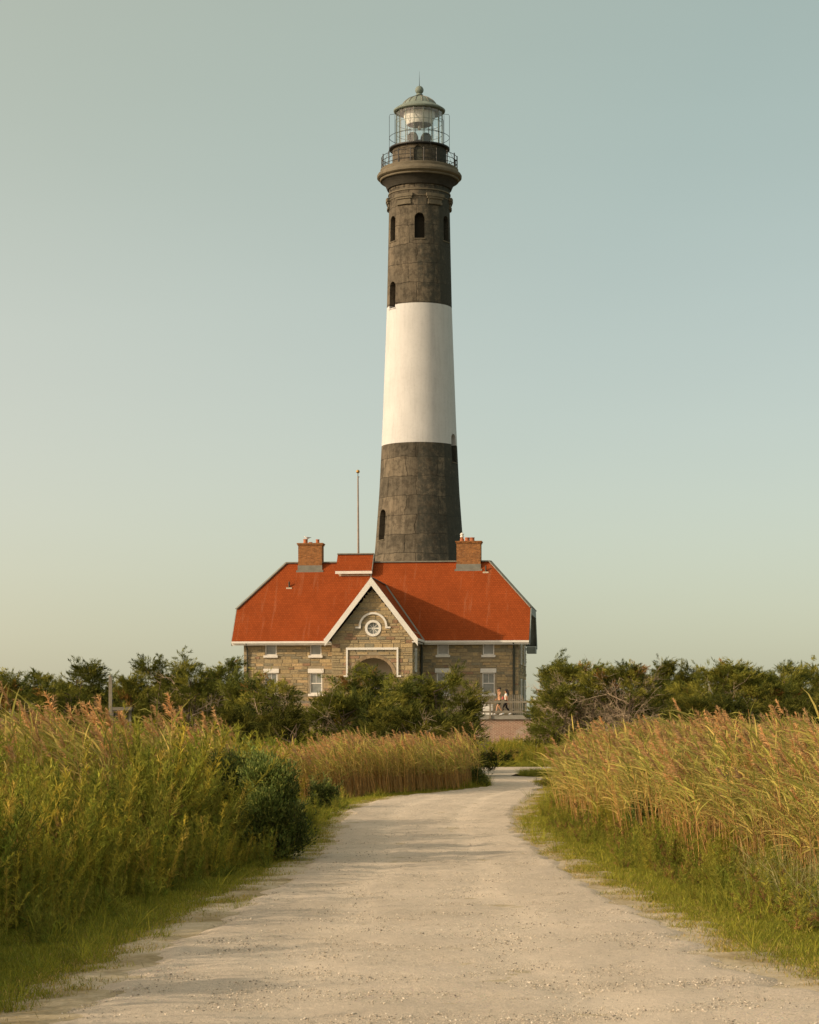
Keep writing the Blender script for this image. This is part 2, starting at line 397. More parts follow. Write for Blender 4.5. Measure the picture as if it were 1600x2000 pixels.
t = NT('sandy_ground'); co = t.coord()
a = t.noise(co, 0.3, 6, 0.65); b = t.noise(co, 8, 5, 0.7)
k = t.ramp(a, [(0.3, (0.075, 0.075, 0.022)), (0.5, (0.13, 0.105, 0.04)), (0.7, (0.19, 0.15, 0.075))])
k = t.mix(0.6, k, t.ramp(b, [(0.3, 0.55), (0.7, 1.2)]), 'MULTIPLY')
t.bump(b, 0.6, 0.04); M['ground'] = t.fin(k, 0.97, 0.1)

t = NT('sandy_soil'); co = t.coord()
a = t.noise(co, 1.1, 6, 0.65); b = t.noise(co, 22, 5, 0.75)
k = t.ramp(a, [(0.35, (0.34, 0.27, 0.15)), (0.5, (0.50, 0.42, 0.29)), (0.65, (0.60, 0.52, 0.39))])
k = t.mix(0.7, k, t.ramp(b, [(0.3, 0.55), (0.65, 1.12)]), 'MULTIPLY')
t.bump(b, 0.7, 0.03); M['shoulder'] = t.fin(k, 0.97, 0.1)

t = NT('pebbles'); oi = t.new('ShaderNodeObjectInfo'); co = t.coord()
k = t.ramp(oi.outputs['Random'], [(0.0, (0.20, 0.185, 0.16)), (0.3, (0.36, 0.32, 0.26)), (0.7, (0.56, 0.49, 0.39)), (1.0, (0.72, 0.66, 0.57))])
M['pebble'] = t.fin(k, 0.85, 0.2)

def leaf_mat(name, trans=0.3, var=0.5, rough=0.75, spec=0.08):
    t = NT(name); at = t.new('ShaderNodeAttribute', attribute_name='Col'); oi = t.new('ShaderNodeObjectInfo')
    k = t.mix(1.0, at.outputs['Color'], t.ramp(oi.outputs['Random'], [(0.0, (1-var*0.6, 1-var*0.5, 1-var*0.5)), (1.0, (1+var*0.6, 1+var*0.5, 1+var*0.2))]), 'MULTIPLY') if var else at.outputs['Color']
    t.fin(k, rough, spec)
    tl = t.new('ShaderNodeBsdfTranslucent'); t.link(k, tl.inputs[0])
    ms = t.new('ShaderNodeMixShader'); ms.inputs[0].default_value = trans
    t.link(t.p.outputs[0], ms.inputs[1]); t.link(tl.outputs[0], ms.inputs[2]); t.link(ms.outputs[0], t.out.inputs[0])
    return t.m
M['reed'] = leaf_mat('reed_leaf', 0.30, 0.55)
M['forb'] = leaf_mat('forb_leaf', 0.32, 0.4)
M['grass'] = leaf_mat('grass_blade', 0.32, 0.4)
M['cedar'] = leaf_mat('cedar_foliage', 0.22, 0.0, 0.8, 0.08)
M['bay'] = leaf_mat('bayberry_leaf', 0.2, 0.0, 0.6, 0.18)
M['bark'] = plain('grey_bark', (0.13, 0.10, 0.07), 0.35, 4, 0.95, 0.1, bump=0.4)

# ------------------------------------------------------------------ ground and roads
LEFT = [(-60, 2080), (10, 2000), (130, 1950), (255, 1890), (345, 1830), (425, 1790), (505, 1740), (580, 1700), (630, 1660), (652, 1620), (668, 1590), (712, 1570), (800, 1556), (900, 1546), (968, 1537)]
RIGHT = [(2050, 2080), (1800, 2000), (1600, 1935), (1480, 1890), (1350, 1830), (1260, 1780), (1175, 1735), (1100, 1690), (1045, 1650), (1012, 1615), (1018, 1590), (1038, 1569), (1056, 1548), (1066, 1536)]
LW = sorted([G(*p) for p in LEFT], key=lambda p: p[1]); RW = sorted([G(*p) for p in RIGHT], key=lambda p: p[1])
LW = [(LW[0][0]-0.2, 2.0)]+LW; RW = [(RW[0][0]+0.4, 2.0)]+RW
lx = lambda d: np.interp(d, [p[1] for p in LW], [p[0] for p in LW])
rx = lambda d: np.interp(d, [p[1] for p in RW], [p[0] for p in RW])

def vnoise(x, y, s, seed):
    """cheap smooth noise in about -1..1"""
    r = np.random.default_rng(seed); out = 0*np.asarray(x, float)
    for k in range(7):
        a = r.uniform(0, 2*PI); f = (2*PI/s)*r.uniform(0.6, 2.2); ph = r.uniform(0, 6.28)
        out = out+np.sin((np.asarray(x)*math.cos(a)+np.asarray(y)*math.sin(a))*f+ph)
    return out/3.5

def in_road(x, y):
    d = np.clip(y, 2, 58.5)
    return (x > lx(d)) & (x < rx(d)) & (y < 58.6)

def sheet(name, xs, ys, zf, mat, keep=None):
    X, Y = np.meshgrid(xs, ys); Z = zf(X, Y)
    V = np.stack([X, Y, Z], -1).reshape(-1, 3); nx, ny = len(xs), len(ys)
    i = np.arange(nx-1)[None, :]+np.arange(ny-1)[:, None]*nx
    Fc = np.stack([i, i+1, i+1+nx, i+nx], -1).reshape(-1, 4)
    o = build_np(name, V, Fc, mat, smooth=True)
    return o
gx = np.concatenate([[-4000, -1500, -500, -200, -90], np.linspace(-45, 45, 181), [90, 200, 500, 1500, 4000]])
gy = np.concatenate([[-3000, -800, -200, -60, -20], np.linspace(0, 130, 261), [160, 220, 400, 900, 2500, 6000]])
def gz(X, Y):
    m = np.exp(-((X/40)**2))*((Y > 0) & (Y < 130))
    return 0.035*vnoise(X, Y, 2.3, 3)*m+0.02*vnoise(X, Y, 0.9, 8)*m-0.05
tag(sheet('ground', gx, gy, gz, M['ground']), 'sandy ground with sparse dry turf under the vegetation', 'ground', kind='structure')

# the gravel road: a strip between its two ragged edges
def road_strip(name, ys, lf, rf, nx, seed, z0=0.012):
    ys = np.asarray(ys); L = lf(ys)+0.10*vnoise(ys, ys*0, 1.1, seed)+0.05*vnoise(ys, ys*0, 0.35, seed+1)
    Rr = rf(ys)+0.10*vnoise(ys, ys*0+9, 1.2, seed+2)+0.05*vnoise(ys, ys*0, 0.4, seed+3)
    u = np.linspace(0, 1, nx)
    X = L[:, None]+(Rr-L)[:, None]*u[None, :]; Y = np.repeat(ys[:, None], nx, 1)
    edge = np.minimum(u, 1-u)[None, :]
    Z = z0-0.055+0.10*np.clip(edge*14, 0, 1)**0.7+0.012*vnoise(X, Y, 1.4, seed+5)+0.006*vnoise(X, Y, 0.35, seed+6)+0.004*vnoise(X, Y, 0.13, seed+7)
    uu = u[None, :]+0.03*vnoise(Y, Y*0, 7.0, seed+9)
    rut = np.exp(-((uu-0.30)/0.055)**2)+np.exp(-((uu-0.66)/0.055)**2); Z = Z-0.014*rut     # two faint wheel tracks
    V = np.stack([X, Y, Z], -1).reshape(-1, 3); ny = len(ys)
    i = np.arange(nx-1)[None, :]+np.arange(ny-1)[:, None]*nx
    Cc = np.stack([rut, rut*0, rut*0], -1).reshape(-1, 3)
    return build_np(name, V, np.stack([i, i+1, i+1+nx, i+nx], -1).reshape(-1, 4), M['road'], C=Cc, smooth=True)
ys = np.concatenate([np.arange(2, 11, 0.5), np.arange(11, 34, 0.07), np.arange(34, 59, 0.2)])
sho = road_strip('road_shoulder', ys, lambda d: lx(d)-0.55, lambda d: rx(d)+0.6, 41, 60, z0=-0.012)
sho.data.materials.clear(); sho.data.materials.append(M['shoulder'])
tag(sho, 'sandy litter-strewn soil showing through at the road edges', 'soil', kind='structure')
o = road_strip('road', ys, lx, rx, 71, 40)
tag(o, 'pale sandy gravel road bending away towards the house', 'road', kind='structure')
# its far end swings round and a cross road passes behind a grass strip
def far_z(p): return [(x, y, 0.03) for x, y in p]
fr_pts = [(1.1, 54.2), (2.2, 58.6), (3.6, 58.6), (4.1, 60.5), (4.6, 63), (5.1, 65.0), (7.5, 66.5), (12, 67.5), (12, 69.5), (6, 68.6), (3.9, 68.4), (3.3, 70.0), (3.6, 72.8), (6, 73.4), (14, 73.9), (40, 74.5), (40, 88), (14, 86.0), (6, 84.8), (2.4, 84.2), (1.9, 80), (2.0, 73), (2.2, 66), (2.3, 62)]
poly = MB(); poly.add(far_z(fr_pts), [tuple(range(len(fr_pts)))])
o = poly.build('road', M['road']); bm = bmesh.new(); bm.from_mesh(o.data); bmesh.ops.triangulate(bm, faces=bm.faces); bm.to_mesh(o.data); bm.free()
tag(o, 'far sandy cross road passing below the brick terrace', 'road', kind='structure')

# ------------------------------------------------------------------ keeper's house
HA = R(6.5); TZ = 2.33
HC = Vector((-2.0, 147.0, TZ))
house = tag(empty('keepers_house', HC, -HA), 'stone keepers house with red tiled roof, white trim and central gable', 'house')
def hl(px, py, v):              # photo pixel on the house plane at local depth v -> local (u, w)
    D = HC.y
    for _ in range(6):
        X = WX(px, D); u = (X-HC.x-v*math.sin(HA))/math.cos(HA); D = HC.y-u*math.sin(HA)+v*math.cos(HA)
    return u, WZ(py, D)-TZ
EV = -0.60                                      # eave line
EW = hl(640, 1252, EV)[1]; RV = 4.1
RWd = hl(760, 1098, RV)[1]; SL = (RWd-EW)/(RV-EV)   # ridge height, slope
mainw = lambda v: EW+(v-EV)*SL
WU, VU = 9.47, 10.2; HT = 0.41; RU = 7.2; BV = 2*RV   # wall half length, verge, hip start, ridge half length, back wall
GP = -4.2; GO = -4.75; GW, GH = 2.71, 3.05            # gable wall plane, gable roof front, half widths
GR = hl(726, 1129, GO)[1]                             # gable ridge
GS = (GR-EW)/GH
GI = EV+(GR-EW)/SL                                    # where the gable ridge meets the main roof

wins = []   # (wall, u, w0, w1, half width, kind)
def hwin(px0, px1, y0, y1, v=0.0):
    u0, w1 = hl(px0, y0, v); u1, w0 = hl(px1, y1, v)
    return (u0+u1)/2, w0, w1, (u1-u0)/2
up_w = [hwin(518, 540.5, 1255, 1280), hwin(605.5, 628, 1255, 1280), hwin(854, 877, 1254, 1279), hwin(943, 965.5, 1254, 1279)]
lo_w = [hwin(518, 542, 1314.5, 1355), hwin(605, 629.5, 1314.5, 1355), hwin(853, 877.5, 1314, 1355), hwin(942, 966.5, 1314, 1355)]
wall_top = EW+0.30
def cutbox(u0, u1, v0, v1, w0, w1):
    return MB().box(u0, u1, v0, v1, w0, w1).build('cutter', None, house, uv=False)
def kill(cs):
    for c in cs:
        me = c.data; bpy.data.objects.remove(c, do_unlink=True); bpy.data.meshes.remove(me)
# main body: front wall with window openings, other walls as one shell
wall = MB().box(-WU, WU, 0.0, 0.45, -0.4, wall_top).build('wall', M['mortar'], house)
cs = [cutbox(u-h, u+h, -0.5, 0.8, a, min(b, wall_top+1)) for u, a, b, h in up_w+lo_w]
cut(wall, cs); kill(cs)
shell = MB()
shell.box(-WU, -WU+0.45, 0.452, BV, -0.4, EW+1.0); shell.box(-WU+0.45, WU-0.45, BV-0.45, BV, -0.4, EW+0.2)
shell.build('rear_wall', M['mortar'], house)
ge = MB()       # end gables rise under the clipped roof
hv = EV+(RV-EV)*HT
for s in (1, -1):
    top = [(0.46, -0.4), (BV-0.004, -0.4), (BV-0.004, EW+0.6), (2*RV-hv-0.25, mainw(hv)-0.35), (hv+0.25, mainw(hv)-0.35), (0.46, EW+0.75)]
    x0 = WU-0.446 if s > 0 else -WU+0.002
    MB().prism([(x0, v, w) for v, w in top], (0.444, 0, 0)).build('end_wall', M['mortar'], house)
# projecting gable porch
gable_poly = [(-GW, -0.4), (GW, -0.4), (GW, EW-0.02), (0.0, EW-0.02+GW*GS-0.25), (-GW, EW-0.02)]
gw = MB().prism([(u, GP, w) for u, w in gable_poly], (0, 0.45, 0)).build('gable_wall', M['mortar'], house)
rc_u, rc_w = hl(729, 1227, GP)
rr = 16.0/F*143*0.80
ring = [(rc_u+rr*math.cos(2*PI*k/32), GP-0.5, rc_w+rr*math.sin(2*PI*k/32)) for k in range(32)]
aw_l, _ = hl(690, 1300, GP); aw_r, _ = hl(768, 1300, GP); au = (aw_l+aw_r)/2; ah = (aw_r-aw_l)/2
spring = hl(726, 1322, GP)[1]; apex = hl(726, 1285, GP)[1]
arch = [(au-ah, -0.05), (au+ah, -0.05)]+[(au+ah*math.cos(a_), spring+(apex-spring)*math.sin(a_)**0.9) for a_ in np.linspace(0.0, PI, 19)]
cs = [MB().prism(ring, (0, 1.2, 0)).build('cutter', None, house, uv=False),
      MB().prism([(u, GP-0.5, w) for u, w in arch], (0, 1.3, 0)).build('cutter', None, house, uv=False)]
cut(gw, cs); kill(cs)
su0, su1 = hl(811, 1290, GP)[0], 0
ret_w = MB().box(GW-0.45, GW, GP+0.452, 0.0, -0.4, EW+0.5).build('return_wall', M['mortar'], house)
MB().box(-GW, -GW+0.45, GP+0.452, 0.0, -0.4, EW+0.5).build('return_wall', M['mortar'], house)
# porch vestibule behind the arch
vb = MB(); vb.box(-GW+0.46, GW-0.46, GP+1.9, GP+2.0, -0.05, apex+0.6); vb.box(-GW+0.46, GW-0.46, GP+0.46, GP+1.9, apex+0.25, apex+0.35)
vb.box(-GW+0.455, -GW+0.6, GP+0.46, GP+1.9, -0.05, apex+0.25); vb.box(GW-0.6, GW-0.455, GP+0.46, GP+1.9, -0.05, apex+0.25)
vb.build('vestibule', M['plaster'], house)
dr = MB().box(au-0.15, au+0.95, GP+1.84, GP+1.895, 0.0, 2.15).build('door', M['door'], house)
MB().box(au+0.12, au+0.68, GP+1.825, GP+1.838, 1.1, 1.95).build('pane', M['glass'], dr)
MB().sphere((au-0.05, GP+1.80, 1.0), 0.04, 8, 6).build('handle', M['iron'], dr)

# the stones: coursed rubble, each a block proud of the mortar
stones = []      # (area, verts, colour, parent)
def stone_run(parent, mapf, s0f, w0, w1, holes, seed, hmin=0.15, hmax=0.30, warm=0.5):
    r = random.Random(seed); w = w0
    while w < w1-0.06:
        h = min(r.uniform(hmin, hmax), w1-w)
        a, b = s0f(w+h)
        iv = [(a, b)]
        for (x0, x1, y0, y1) in holes:
            if y0 < w+h-0.02 and y1 > w+0.02:
                nv = []
                for p, q in iv:
                    if x1 <= p or x0 >= q: nv.append((p, q))
                    else:
                        if x0 > p: nv.append((p, x0))
                        if x1 < q: nv.append((x1, q))
                iv = nv
        for p, q in iv:
            x = p
            while x < q-0.05:
                L = r.uniform(0.28, 0.85)*(0.7+h*1.5)
                if q-x-L < 0.18: L = q-x
                g = 0.011; pr = r.uniform(0.012, 0.05)
                # some courses are two thin stones
                rows = [(w, w+h)] if h < 0.22 or r.random() < 0.6 else [(w, w+h*0.52), (w+h*0.52, w+h)]
                for (ya, yb) in rows:
                    e = 0.014; j = lambda: r.uniform(-0.008, 0.008)
                    back = [(x+g, ya+g), (x+L-g, ya+g), (x+L-g, yb-g), (x+g, yb-g)]
                    fr_ = [(x+g+e+j(), ya+g+e+j()), (x+L-g-e+j(), ya+g+e+j()), (x+L-g-e+j(), yb-g-e+j()), (x+g+e+j(), yb-g-e+j())]
                    vs_ = [mapf(p_[0], p_[1], -0.03) for p_ in back]+[mapf(p_[0], p_[1], pr) for p_ in fr_]
                    k_ = r.random()
                    if k_ < 0.42: c = (0.36, 0.295, 0.178)
                    elif k_ < 0.68: c = (0.43, 0.335, 0.187)
                    elif k_ < 0.86: c = (0.265, 0.24, 0.165)
                    elif k_ < 0.95: c = (0.49, 0.365, 0.205)
                    else: c = (0.32, 0.21, 0.135)
                    f = r.uniform(0.85, 1.14)
                    stones.append((L*(yb-ya), vs_, tuple(q_*f for q_ in c), parent))
                x += L
        w += h
def hole(u, a, b, h, mg=0.0, top=0.0): return (u-h-mg, u+h+mg, a-0.17, b+top)
holes = [hole(u, a, b+2, h) for u, a, b, h in up_w]+[(u-h-0.12, u+h+0.12, a-0.17, b+0.30) for u, a, b, h in lo_w]
fm = lambda s, w, d: (s, -d, w)
stone_run(wall, fm, lambda w: (-WU, -GW), -0.3, EW+0.1, holes, 1)
stone_run(wall, fm, lambda w: (GW, WU), -0.3, EW+0.1, holes, 2)
archholes = []
for i in range(24):
    w_a = -0.1+i*(apex+0.1)/24; w_b = w_a+(apex+0.1)/24
    m_ = min(max((w_a-spring)/(apex-spring), 0), 1)
    hw_ = ah*math.sqrt(max(1-m_**2.2, 0))+0.24
    archholes.append((au-hw_, au+hw_, w_a, w_b+0.02))
archholes.append((au-0.35, au+0.35, apex-0.05, apex+0.24))
for i in range(12):
    a_ = -1+i/6; b_ = a_+1/6; hw_ = 1.02*rr/0.80*math.sqrt(max(1-min(a_*a_, b_*b_), 0))
    archholes.append((rc_u-hw_, rc_u+hw_, rc_w+a_*rr/0.80, rc_w+b_*rr/0.80))
fg = lambda s, w, d: (s, GP-d, w)
def glim(w):
    if w <= EW-0.02: return (-GW, GW)
    q = max(GW-(w-EW+0.02)/GS-0.0, 0.05); return (-q, q)
stone_run(gw, fg, glim, -0.3, EW+GW*GS-0.45, archholes, 3, 0.16, 0.32)
ret_hole = (-3.25, -2.2, hl(814, 1309, GP+1)[1]-0.1, hl(814, 1266, GP+1)[1])
stone_run(ret_w, lambda s, w, d: (GW+d, s, w), lambda w: (GP, -0.02), -0.3, EW+0.2, [ret_hole], 4)
ew_r = [c for c in house.children if c.name.startswith('end_wall')][0]
stone_run(ew_r, lambda s, w, d: (WU+d, s, w), lambda w: (0.02, BV) if w < EW else ((w-EW)/SL+0.2, BV-(w-EW)/SL-0.2), -0.3, mainw(hv)-0.9, [], 6)
stones.sort(key=lambda t_: -t_[0])
SF = [(4, 5, 6, 7), (0, 1, 5, 4), (1, 2, 6, 5), (2, 3, 7, 6), (3, 0, 4, 7)]
for ar, vs_, c, par in stones[:300]:
    MB().add(vs_, SF, c).build('stone', M['stone'], par, uv=False)
rest = {}
for ar, vs_, c, par in stones[300:]:
    rest.setdefault(par.name, (par, MB()))[1].add(vs_, SF, c)
for par, mb in rest.values():
    tag(mb.build('small_stones', M['stone'], par, uv=False), kind='stuff')
# quoin of paler dressed stones at the left corner
# windows
def window(u, w0, w1, h, v=0.10, lintel=True, sash=True, sill=True, name='window'):
    fb = 0.075; m = MB()
    m.box(u-h, u-h+fb, v-0.05, v+0.05, w0, w1); m.box(u+h-fb, u+h, v-0.05, v+0.05, w0, w1)
    m.box(u-h+fb, u+h-fb, v-0.05, v+0.05, w1-fb, w1); m.box(u-h+fb, u+h-fb, v-0.05, v+0.05, w0, w0+fb)
    o = m.build(name, M['trim'], house)
    mid = (w0+w1)/2
    if sash:
        MB().box(u-h+fb, u+h-fb, v-0.03, v+0.03, mid-0.03, mid+0.03).build('meeting_rail', M['trim'], o)
        MB().box(u-0.012, u+0.012, v-0.012, v+0.012, mid+0.03, w1-fb).build('glazing_bar', M['trim'], o)
        MB().box(u-h+fb, u+h-fb, v+0.004, v+0.016, mid+0.03, w1-fb).build('pane', M['glass'], o)
        MB().box(u-h+fb, u+h-fb, v+0.014, v+0.026, w0+fb, mid-0.03).build('pane', M['glass'], o)
    else:
        MB().box(u-h+fb, u+h-fb, v+0.004, v+0.016, w0+fb, w1-fb).build('pane', M['glass'], o)
    if sill: MB().box(u-h-0.09, u+h+0.09, -0.14, v-0.052, w0-0.16, w0-0.002).build('sill', M['trim'], o)
    if lintel: MB().box(u-h-0.11, u+h+0.11, -0.09, 0.02, w1+0.005, w1+0.29).build('lintel', M['trim'], o)
    return o
for u, a, b, h in up_w: window(u, a, wall_top-0.02, h, lintel=False, sash=False)
for u, a, b, h in lo_w: window(u, a, b, h)
# dark rooms behind the windows
for u, a, b, h in up_w+lo_w: pass
# window on the right return of the porch
m = MB(); y0, y1, z0, z1 = ret_hole
for (a, b, c, d) in ((y0, y0+0.12, z0, z1), (y1-0.12, y1, z0, z1), (y0+0.12, y1-0.12, z1-0.12, z1), (y0+0.12, y1-0.12, z0, z0+0.12)):
    m.box(GW-0.02, GW+0.07, a, b, c, d)
o = m.build('window', M['trim'], house)
MB().box(GW+0.005, GW+0.02, y0+0.12, y1-0.12, z0+0.12, z1-0.12).build('pane', M['glass'], o)
# windows in the shaded end wall
for v_ in (2.1, 5.9):
    for z0, z1 in ((0.9, 2.5), (3.5, 4.9)):
        m = MB()
        for (a, b, c, d) in ((v_-0.45, v_-0.36, z0, z1), (v_+0.36, v_+0.45, z0, z1), (v_-0.36, v_+0.36, z1-0.09, z1), (v_-0.36, v_+0.36, z0, z0+0.09)):
            m.box(WU+0.03, WU+0.09, a, b, c, d)
        o = m.build('window', M['trim'], house)
        MB().box(WU+0.045, WU+0.06, v_-0.36, v_+0.36, z0+0.09, z1-0.09).build('pane', M['glass'], o)

# round window: rim, muntins, eight panes
m = MB(); n = 40; Ro, Ri = rr/0.80, rr*0.90
def ringband(m, cu, cw, r0, r1, v0, v1, a0=0.0, a1=2*PI, n=40, full=True):
    ang = [a0+(a1-a0)*k/n for k in range(n+(0 if full else 1))]
    vs_ = []
    for a_ in ang:
        for r_, v_ in ((r0, v0), (r1, v0), (r1, v1), (r0, v1)):
            vs_.append((cu+r_*math.cos(a_), v_, cw+r_*math.sin(a_)))
    fs = []; N_ = len(ang)
    for i in range(n):
        j = (i+1) % N_
        for q in range(4): fs.append((i*4+q, i*4+(q+1) % 4, j*4+(q+1) % 4, j*4+q))
    if not full: fs += [(0, 1, 2, 3), tuple((N_-1)*4+q for q in (3, 2, 1, 0))]
    m.add(vs_, fs)
ringband(m, rc_u, rc_w, Ri*0.98, Ro, GP-0.07, GP+0.06)
rw = m.build('round_window', M['trim'], house)
m = MB()
for k in range(8):
    a_ = k*PI/4; p = (rc_u, GP+0.10, rc_w); q = (rc_u+Ri*math.cos(a_), GP+0.10, rc_w+Ri*math.sin(a_))
    m.beam(p, q, 0.085 if k % 4 == 0 else 0.03, 0.035, up=(0, 1, 0))
m.build('muntins', M['trim'], rw)
for k in range(8):
    a_ = [k*PI/4+PI/4*i/4 for i in range(5)]
    pts = [(rc_u, GP+0.115, rc_w)]+[(rc_u+Ri*1.02*math.cos(x), GP+0.115, rc_w+Ri*1.02*math.sin(x)) for x in a_]
    MB().prism(pts, (0, 0.012, 0)).build('pane', M['glass'], rw)
# arched hood mould over it and label mould over the door
m = MB(); hr0, hr1 = 24.3/F*142.6, 28.2/F*142.6; hb = hl(729, 1224, GP)[1]
ringband(m, rc_u, hb, hr0, hr1, GP-0.12, GP+0.0, 0.0, PI, 28, False)
m.box(rc_u-hr1-0.22, rc_u-hr0+0.002, GP-0.121, GP, hb-0.11, hb-0.002); m.box(rc_u+hr0-0.002, rc_u+hr1+0.22, GP-0.121, GP, hb-0.11, hb-0.002)
m.build('hood_mould', M['trim'], house)
m = MB(); l0, t1 = hl(676.5, 1265, GP); l1, t0 = hl(778.5, 1269, GP); fb_ = hl(778, 1319, GP)[1]
m.box(l0, l1, GP-0.12, GP, t0, t1); m.box(l0+0.001, l0+0.115, GP-0.119, GP, fb_, t0-0.001); m.box(l1-0.115, l1-0.001, GP-0.119, GP, fb_, t0-0.001)
m.box(l0-0.18, l0+0.114, GP-0.121, GP, fb_-0.1, fb_-0.001); m.box(l1-0.114, l1+0.18, GP-0.121, GP, fb_-0.1, fb_-0.001)
m.build('label_mould', M['trim'], house)
# voussoirs of the door arch
pts = [(au+(ah)*math.cos(a_), spring+(apex-spring)*math.sin(a_)**0.9) for a_ in np.linspace(0.0, PI, 16)]
pto = [(au+(ah+0.22)*math.cos(a_), spring+(apex-spring+0.22)*math.sin(a_)**0.9) for a_ in np.linspace(0.0, PI, 16)]
pts = [(pts[0][0], -0.05), ]+pts+[(pts[-1][0], -0.05)]; pto = [(pto[0][0], -0.05)]+pto+[(pto[-1][0], -0.05)]
pts = [pts[0], (pts[0][0], spring*0.5)]+pts[1:-1]+[(pts[-1][0], spring*0.5), pts[-1]]; pto = [pto[0], (pto[0][0], spring*0.5)]+pto[1:-1]+[(pto[-1][0], spring*0.5), pto[-1]]
for i in range(len(pts)-1):
    e = 0.006
    q = [pts[i], pts[i+1], pto[i+1], pto[i]]; cx_ = sum(p[0] for p in q)/4; cw_ = sum(p[1] for p in q)/4
    q = [(cx_+(p[0]-cx_)*0.97, cw_+(p[1]-cw_)*0.97) for p in q]
    f = rnd.uniform(0.85, 1.2)
    MB().prism([(p[0], GP-0.045, p[1]) for p in q], (0, 0.2, 0), (0.30*f, 0.225*f, 0.14*f)).build('voussoir', M['stone'], gw, uv=False)
MB().beam((l0+0.5, GP-0.03, t0-0.33), (l1-0.35, GP-0.03, t0-0.33), 0.07, 0.06).build('string_course', M['mortar'], house)

# roofs
def slab(name, pts, th, mat, parent=house):
    p = [Vector(q) for q in pts]; nn = (p[1]-p[0]).cross(p[2]-p[0]).normalized()
    if nn.z < 0: nn = -nn
    return MB().prism(p, -nn*th).build(name, mat, parent)
hw = mainw(hv)
roof = empty('roof', (0, 0, 0), 0, house)
slab('front_slope', [(-VU, EV, EW), (VU, EV, EW), (VU, hv, hw), (RU, RV, RWd), (-RU, RV, RWd), (-VU, hv, hw)], 0.14, M['roof'], roof)
slab('rear_slope', [(VU, 2*RV-EV, EW), (-VU, 2*RV-EV, EW), (-VU, 2*RV-hv, hw), (-RU, RV, RWd), (RU, RV, RWd), (VU, 2*RV-hv, hw)], 0.14, M['roof'], roof)
n_ = Vector((0, -SL, 1)).normalized()*0.148; n2_ = Vector((0, SL, 1)).normalized()*0.148
slab('soffit', [Vector(p)-n_ for p in ((-VU, EV, EW), (VU, EV, EW), (VU, hv, hw), (-VU, hv, hw))], 0.02, M['slats'], roof)
slab('soffit', [Vector(p)-n2_ for p in ((VU, 2*RV-EV, EW), (-VU, 2*RV-EV, EW), (-VU, 2*RV-hv, hw), (VU, 2*RV-hv, hw))], 0.02, M['slats'], roof)
for s in (1, -1):
    slab('hip_slope', [(s*VU, hv, hw), (s*VU, 2*RV-hv, hw), (s*RU, RV, RWd)], 0.14, M['roof'], roof)
    m = MB(); m.beam((s*(VU+0.05), hv-0.03, hw+0.0), (s*RU, RV, RWd+0.03), 0.26, 0.07)
    m.beam((s*(VU+0.05), 2*RV-hv, hw), (s*RU, RV, RWd+0.02), 0.2, 0.06)
    m.build('hip_cap', M['lead'], roof)
    xx = s*(VU+0.012)
    for (va, vb) in ((2*RV-EV+0.02, 2*RV-hv), (EV+0.06, hv)):
        MB().prism([(xx, va, EW-0.02), (xx, vb, hw+0.02), (xx, vb, hw-0.62), (xx, va+(0.35 if va < vb else -0.35), EW-0.3), (xx, va, EW-0.3)], (s*0.05, 0, 0)).build('verge_board', M['slats'], roof)
    MB().prism([(xx, hv+0.002, hw+0.02), (xx, 2*RV-hv-0.002, hw+0.02), (xx, 2*RV-hv-0.002, hw-0.5), (xx, hv+0.002, hw-0.5)], (s*0.05, 0, 0)).build('verge_board', M['slats'], roof)
    MB().box(min(xx-s*0.002, s*(WU+0.10)), max(xx-s*0.002, s*(WU+0.10)), BV-0.75, BV+0.58, EW-0.62, EW-0.16).build('eave_return', M['slats'], roof)
MB().beam((-RU, RV, RWd+0.02), (RU, RV, RWd+0.02), 0.3, 0.09).build('ridge_cap', M['lead'], roof)
groof = empty('gable_roof', (0, 0, 0), 0, house)
for s in (1, -1):
    slab('slope', [(s*GH, GO, EW), (0, GO, GR), (0, GI, GR), (s*GH, EV, EW)], 0.10, M['roof'], groof)
    MB().beam((s*GH, EV-0.02, EW+0.03), (0, GI-0.02, GR+0.03), 0.20, 0.03, up=(s*0.5, -0.6, 0.8)).build('valley_flashing', M['lead'], groof)
    # bargeboard with soffit
    d = Vector((-s*GH, 0, GR-EW)).normalized(); nn = Vector((s*(GR-EW), 0, GH)).normalized()
    a_ = Vector((s*(GH+0.03), 0, EW-0.02)); b_ = Vector((0, 0, GR+0.02))
    mb = MB()
    A = a_+nn*0.03; B = Vector((0, 0, GR+0.06)); wd = 0.34
    k_ = wd/nn.z
    P = [(A.x, GO-0.05, A.z), (0, GO-0.05, B.z), (0, GO-0.05, B.z-k_), (A.x-s*0.0, GO-0.05, A.z-k_*0.9)]
    mb.prism(P, (0, 0.06, 0))
    mb.build('bargeboard', M['trim'], groof)
    mb = MB(); k2 = 0.30
    P = [(s*(GH), GO+0.012, EW-0.14-0.02), (0, GO+0.012, GR-0.20), (0, GP-0.06, GR-0.20), (s*GH, GP-0.06, EW-0.16)]
    n2 = Vector((s*(GR-EW), 0, GH)).normalized(); mb.prism(P, -n2*0.09); mb.build('soffit', M['trim'], groof)
MB().beam((0, GO-0.03, GR+0.04), (0, GI, GR+0.04), 0.18, 0.05).build('ridge_cap', M['lead'], groof)
MB().tube([(0, GO, GR), (0, GO, GR+0.28)], 0.03, 6).build('finial', M['lead'], groof)
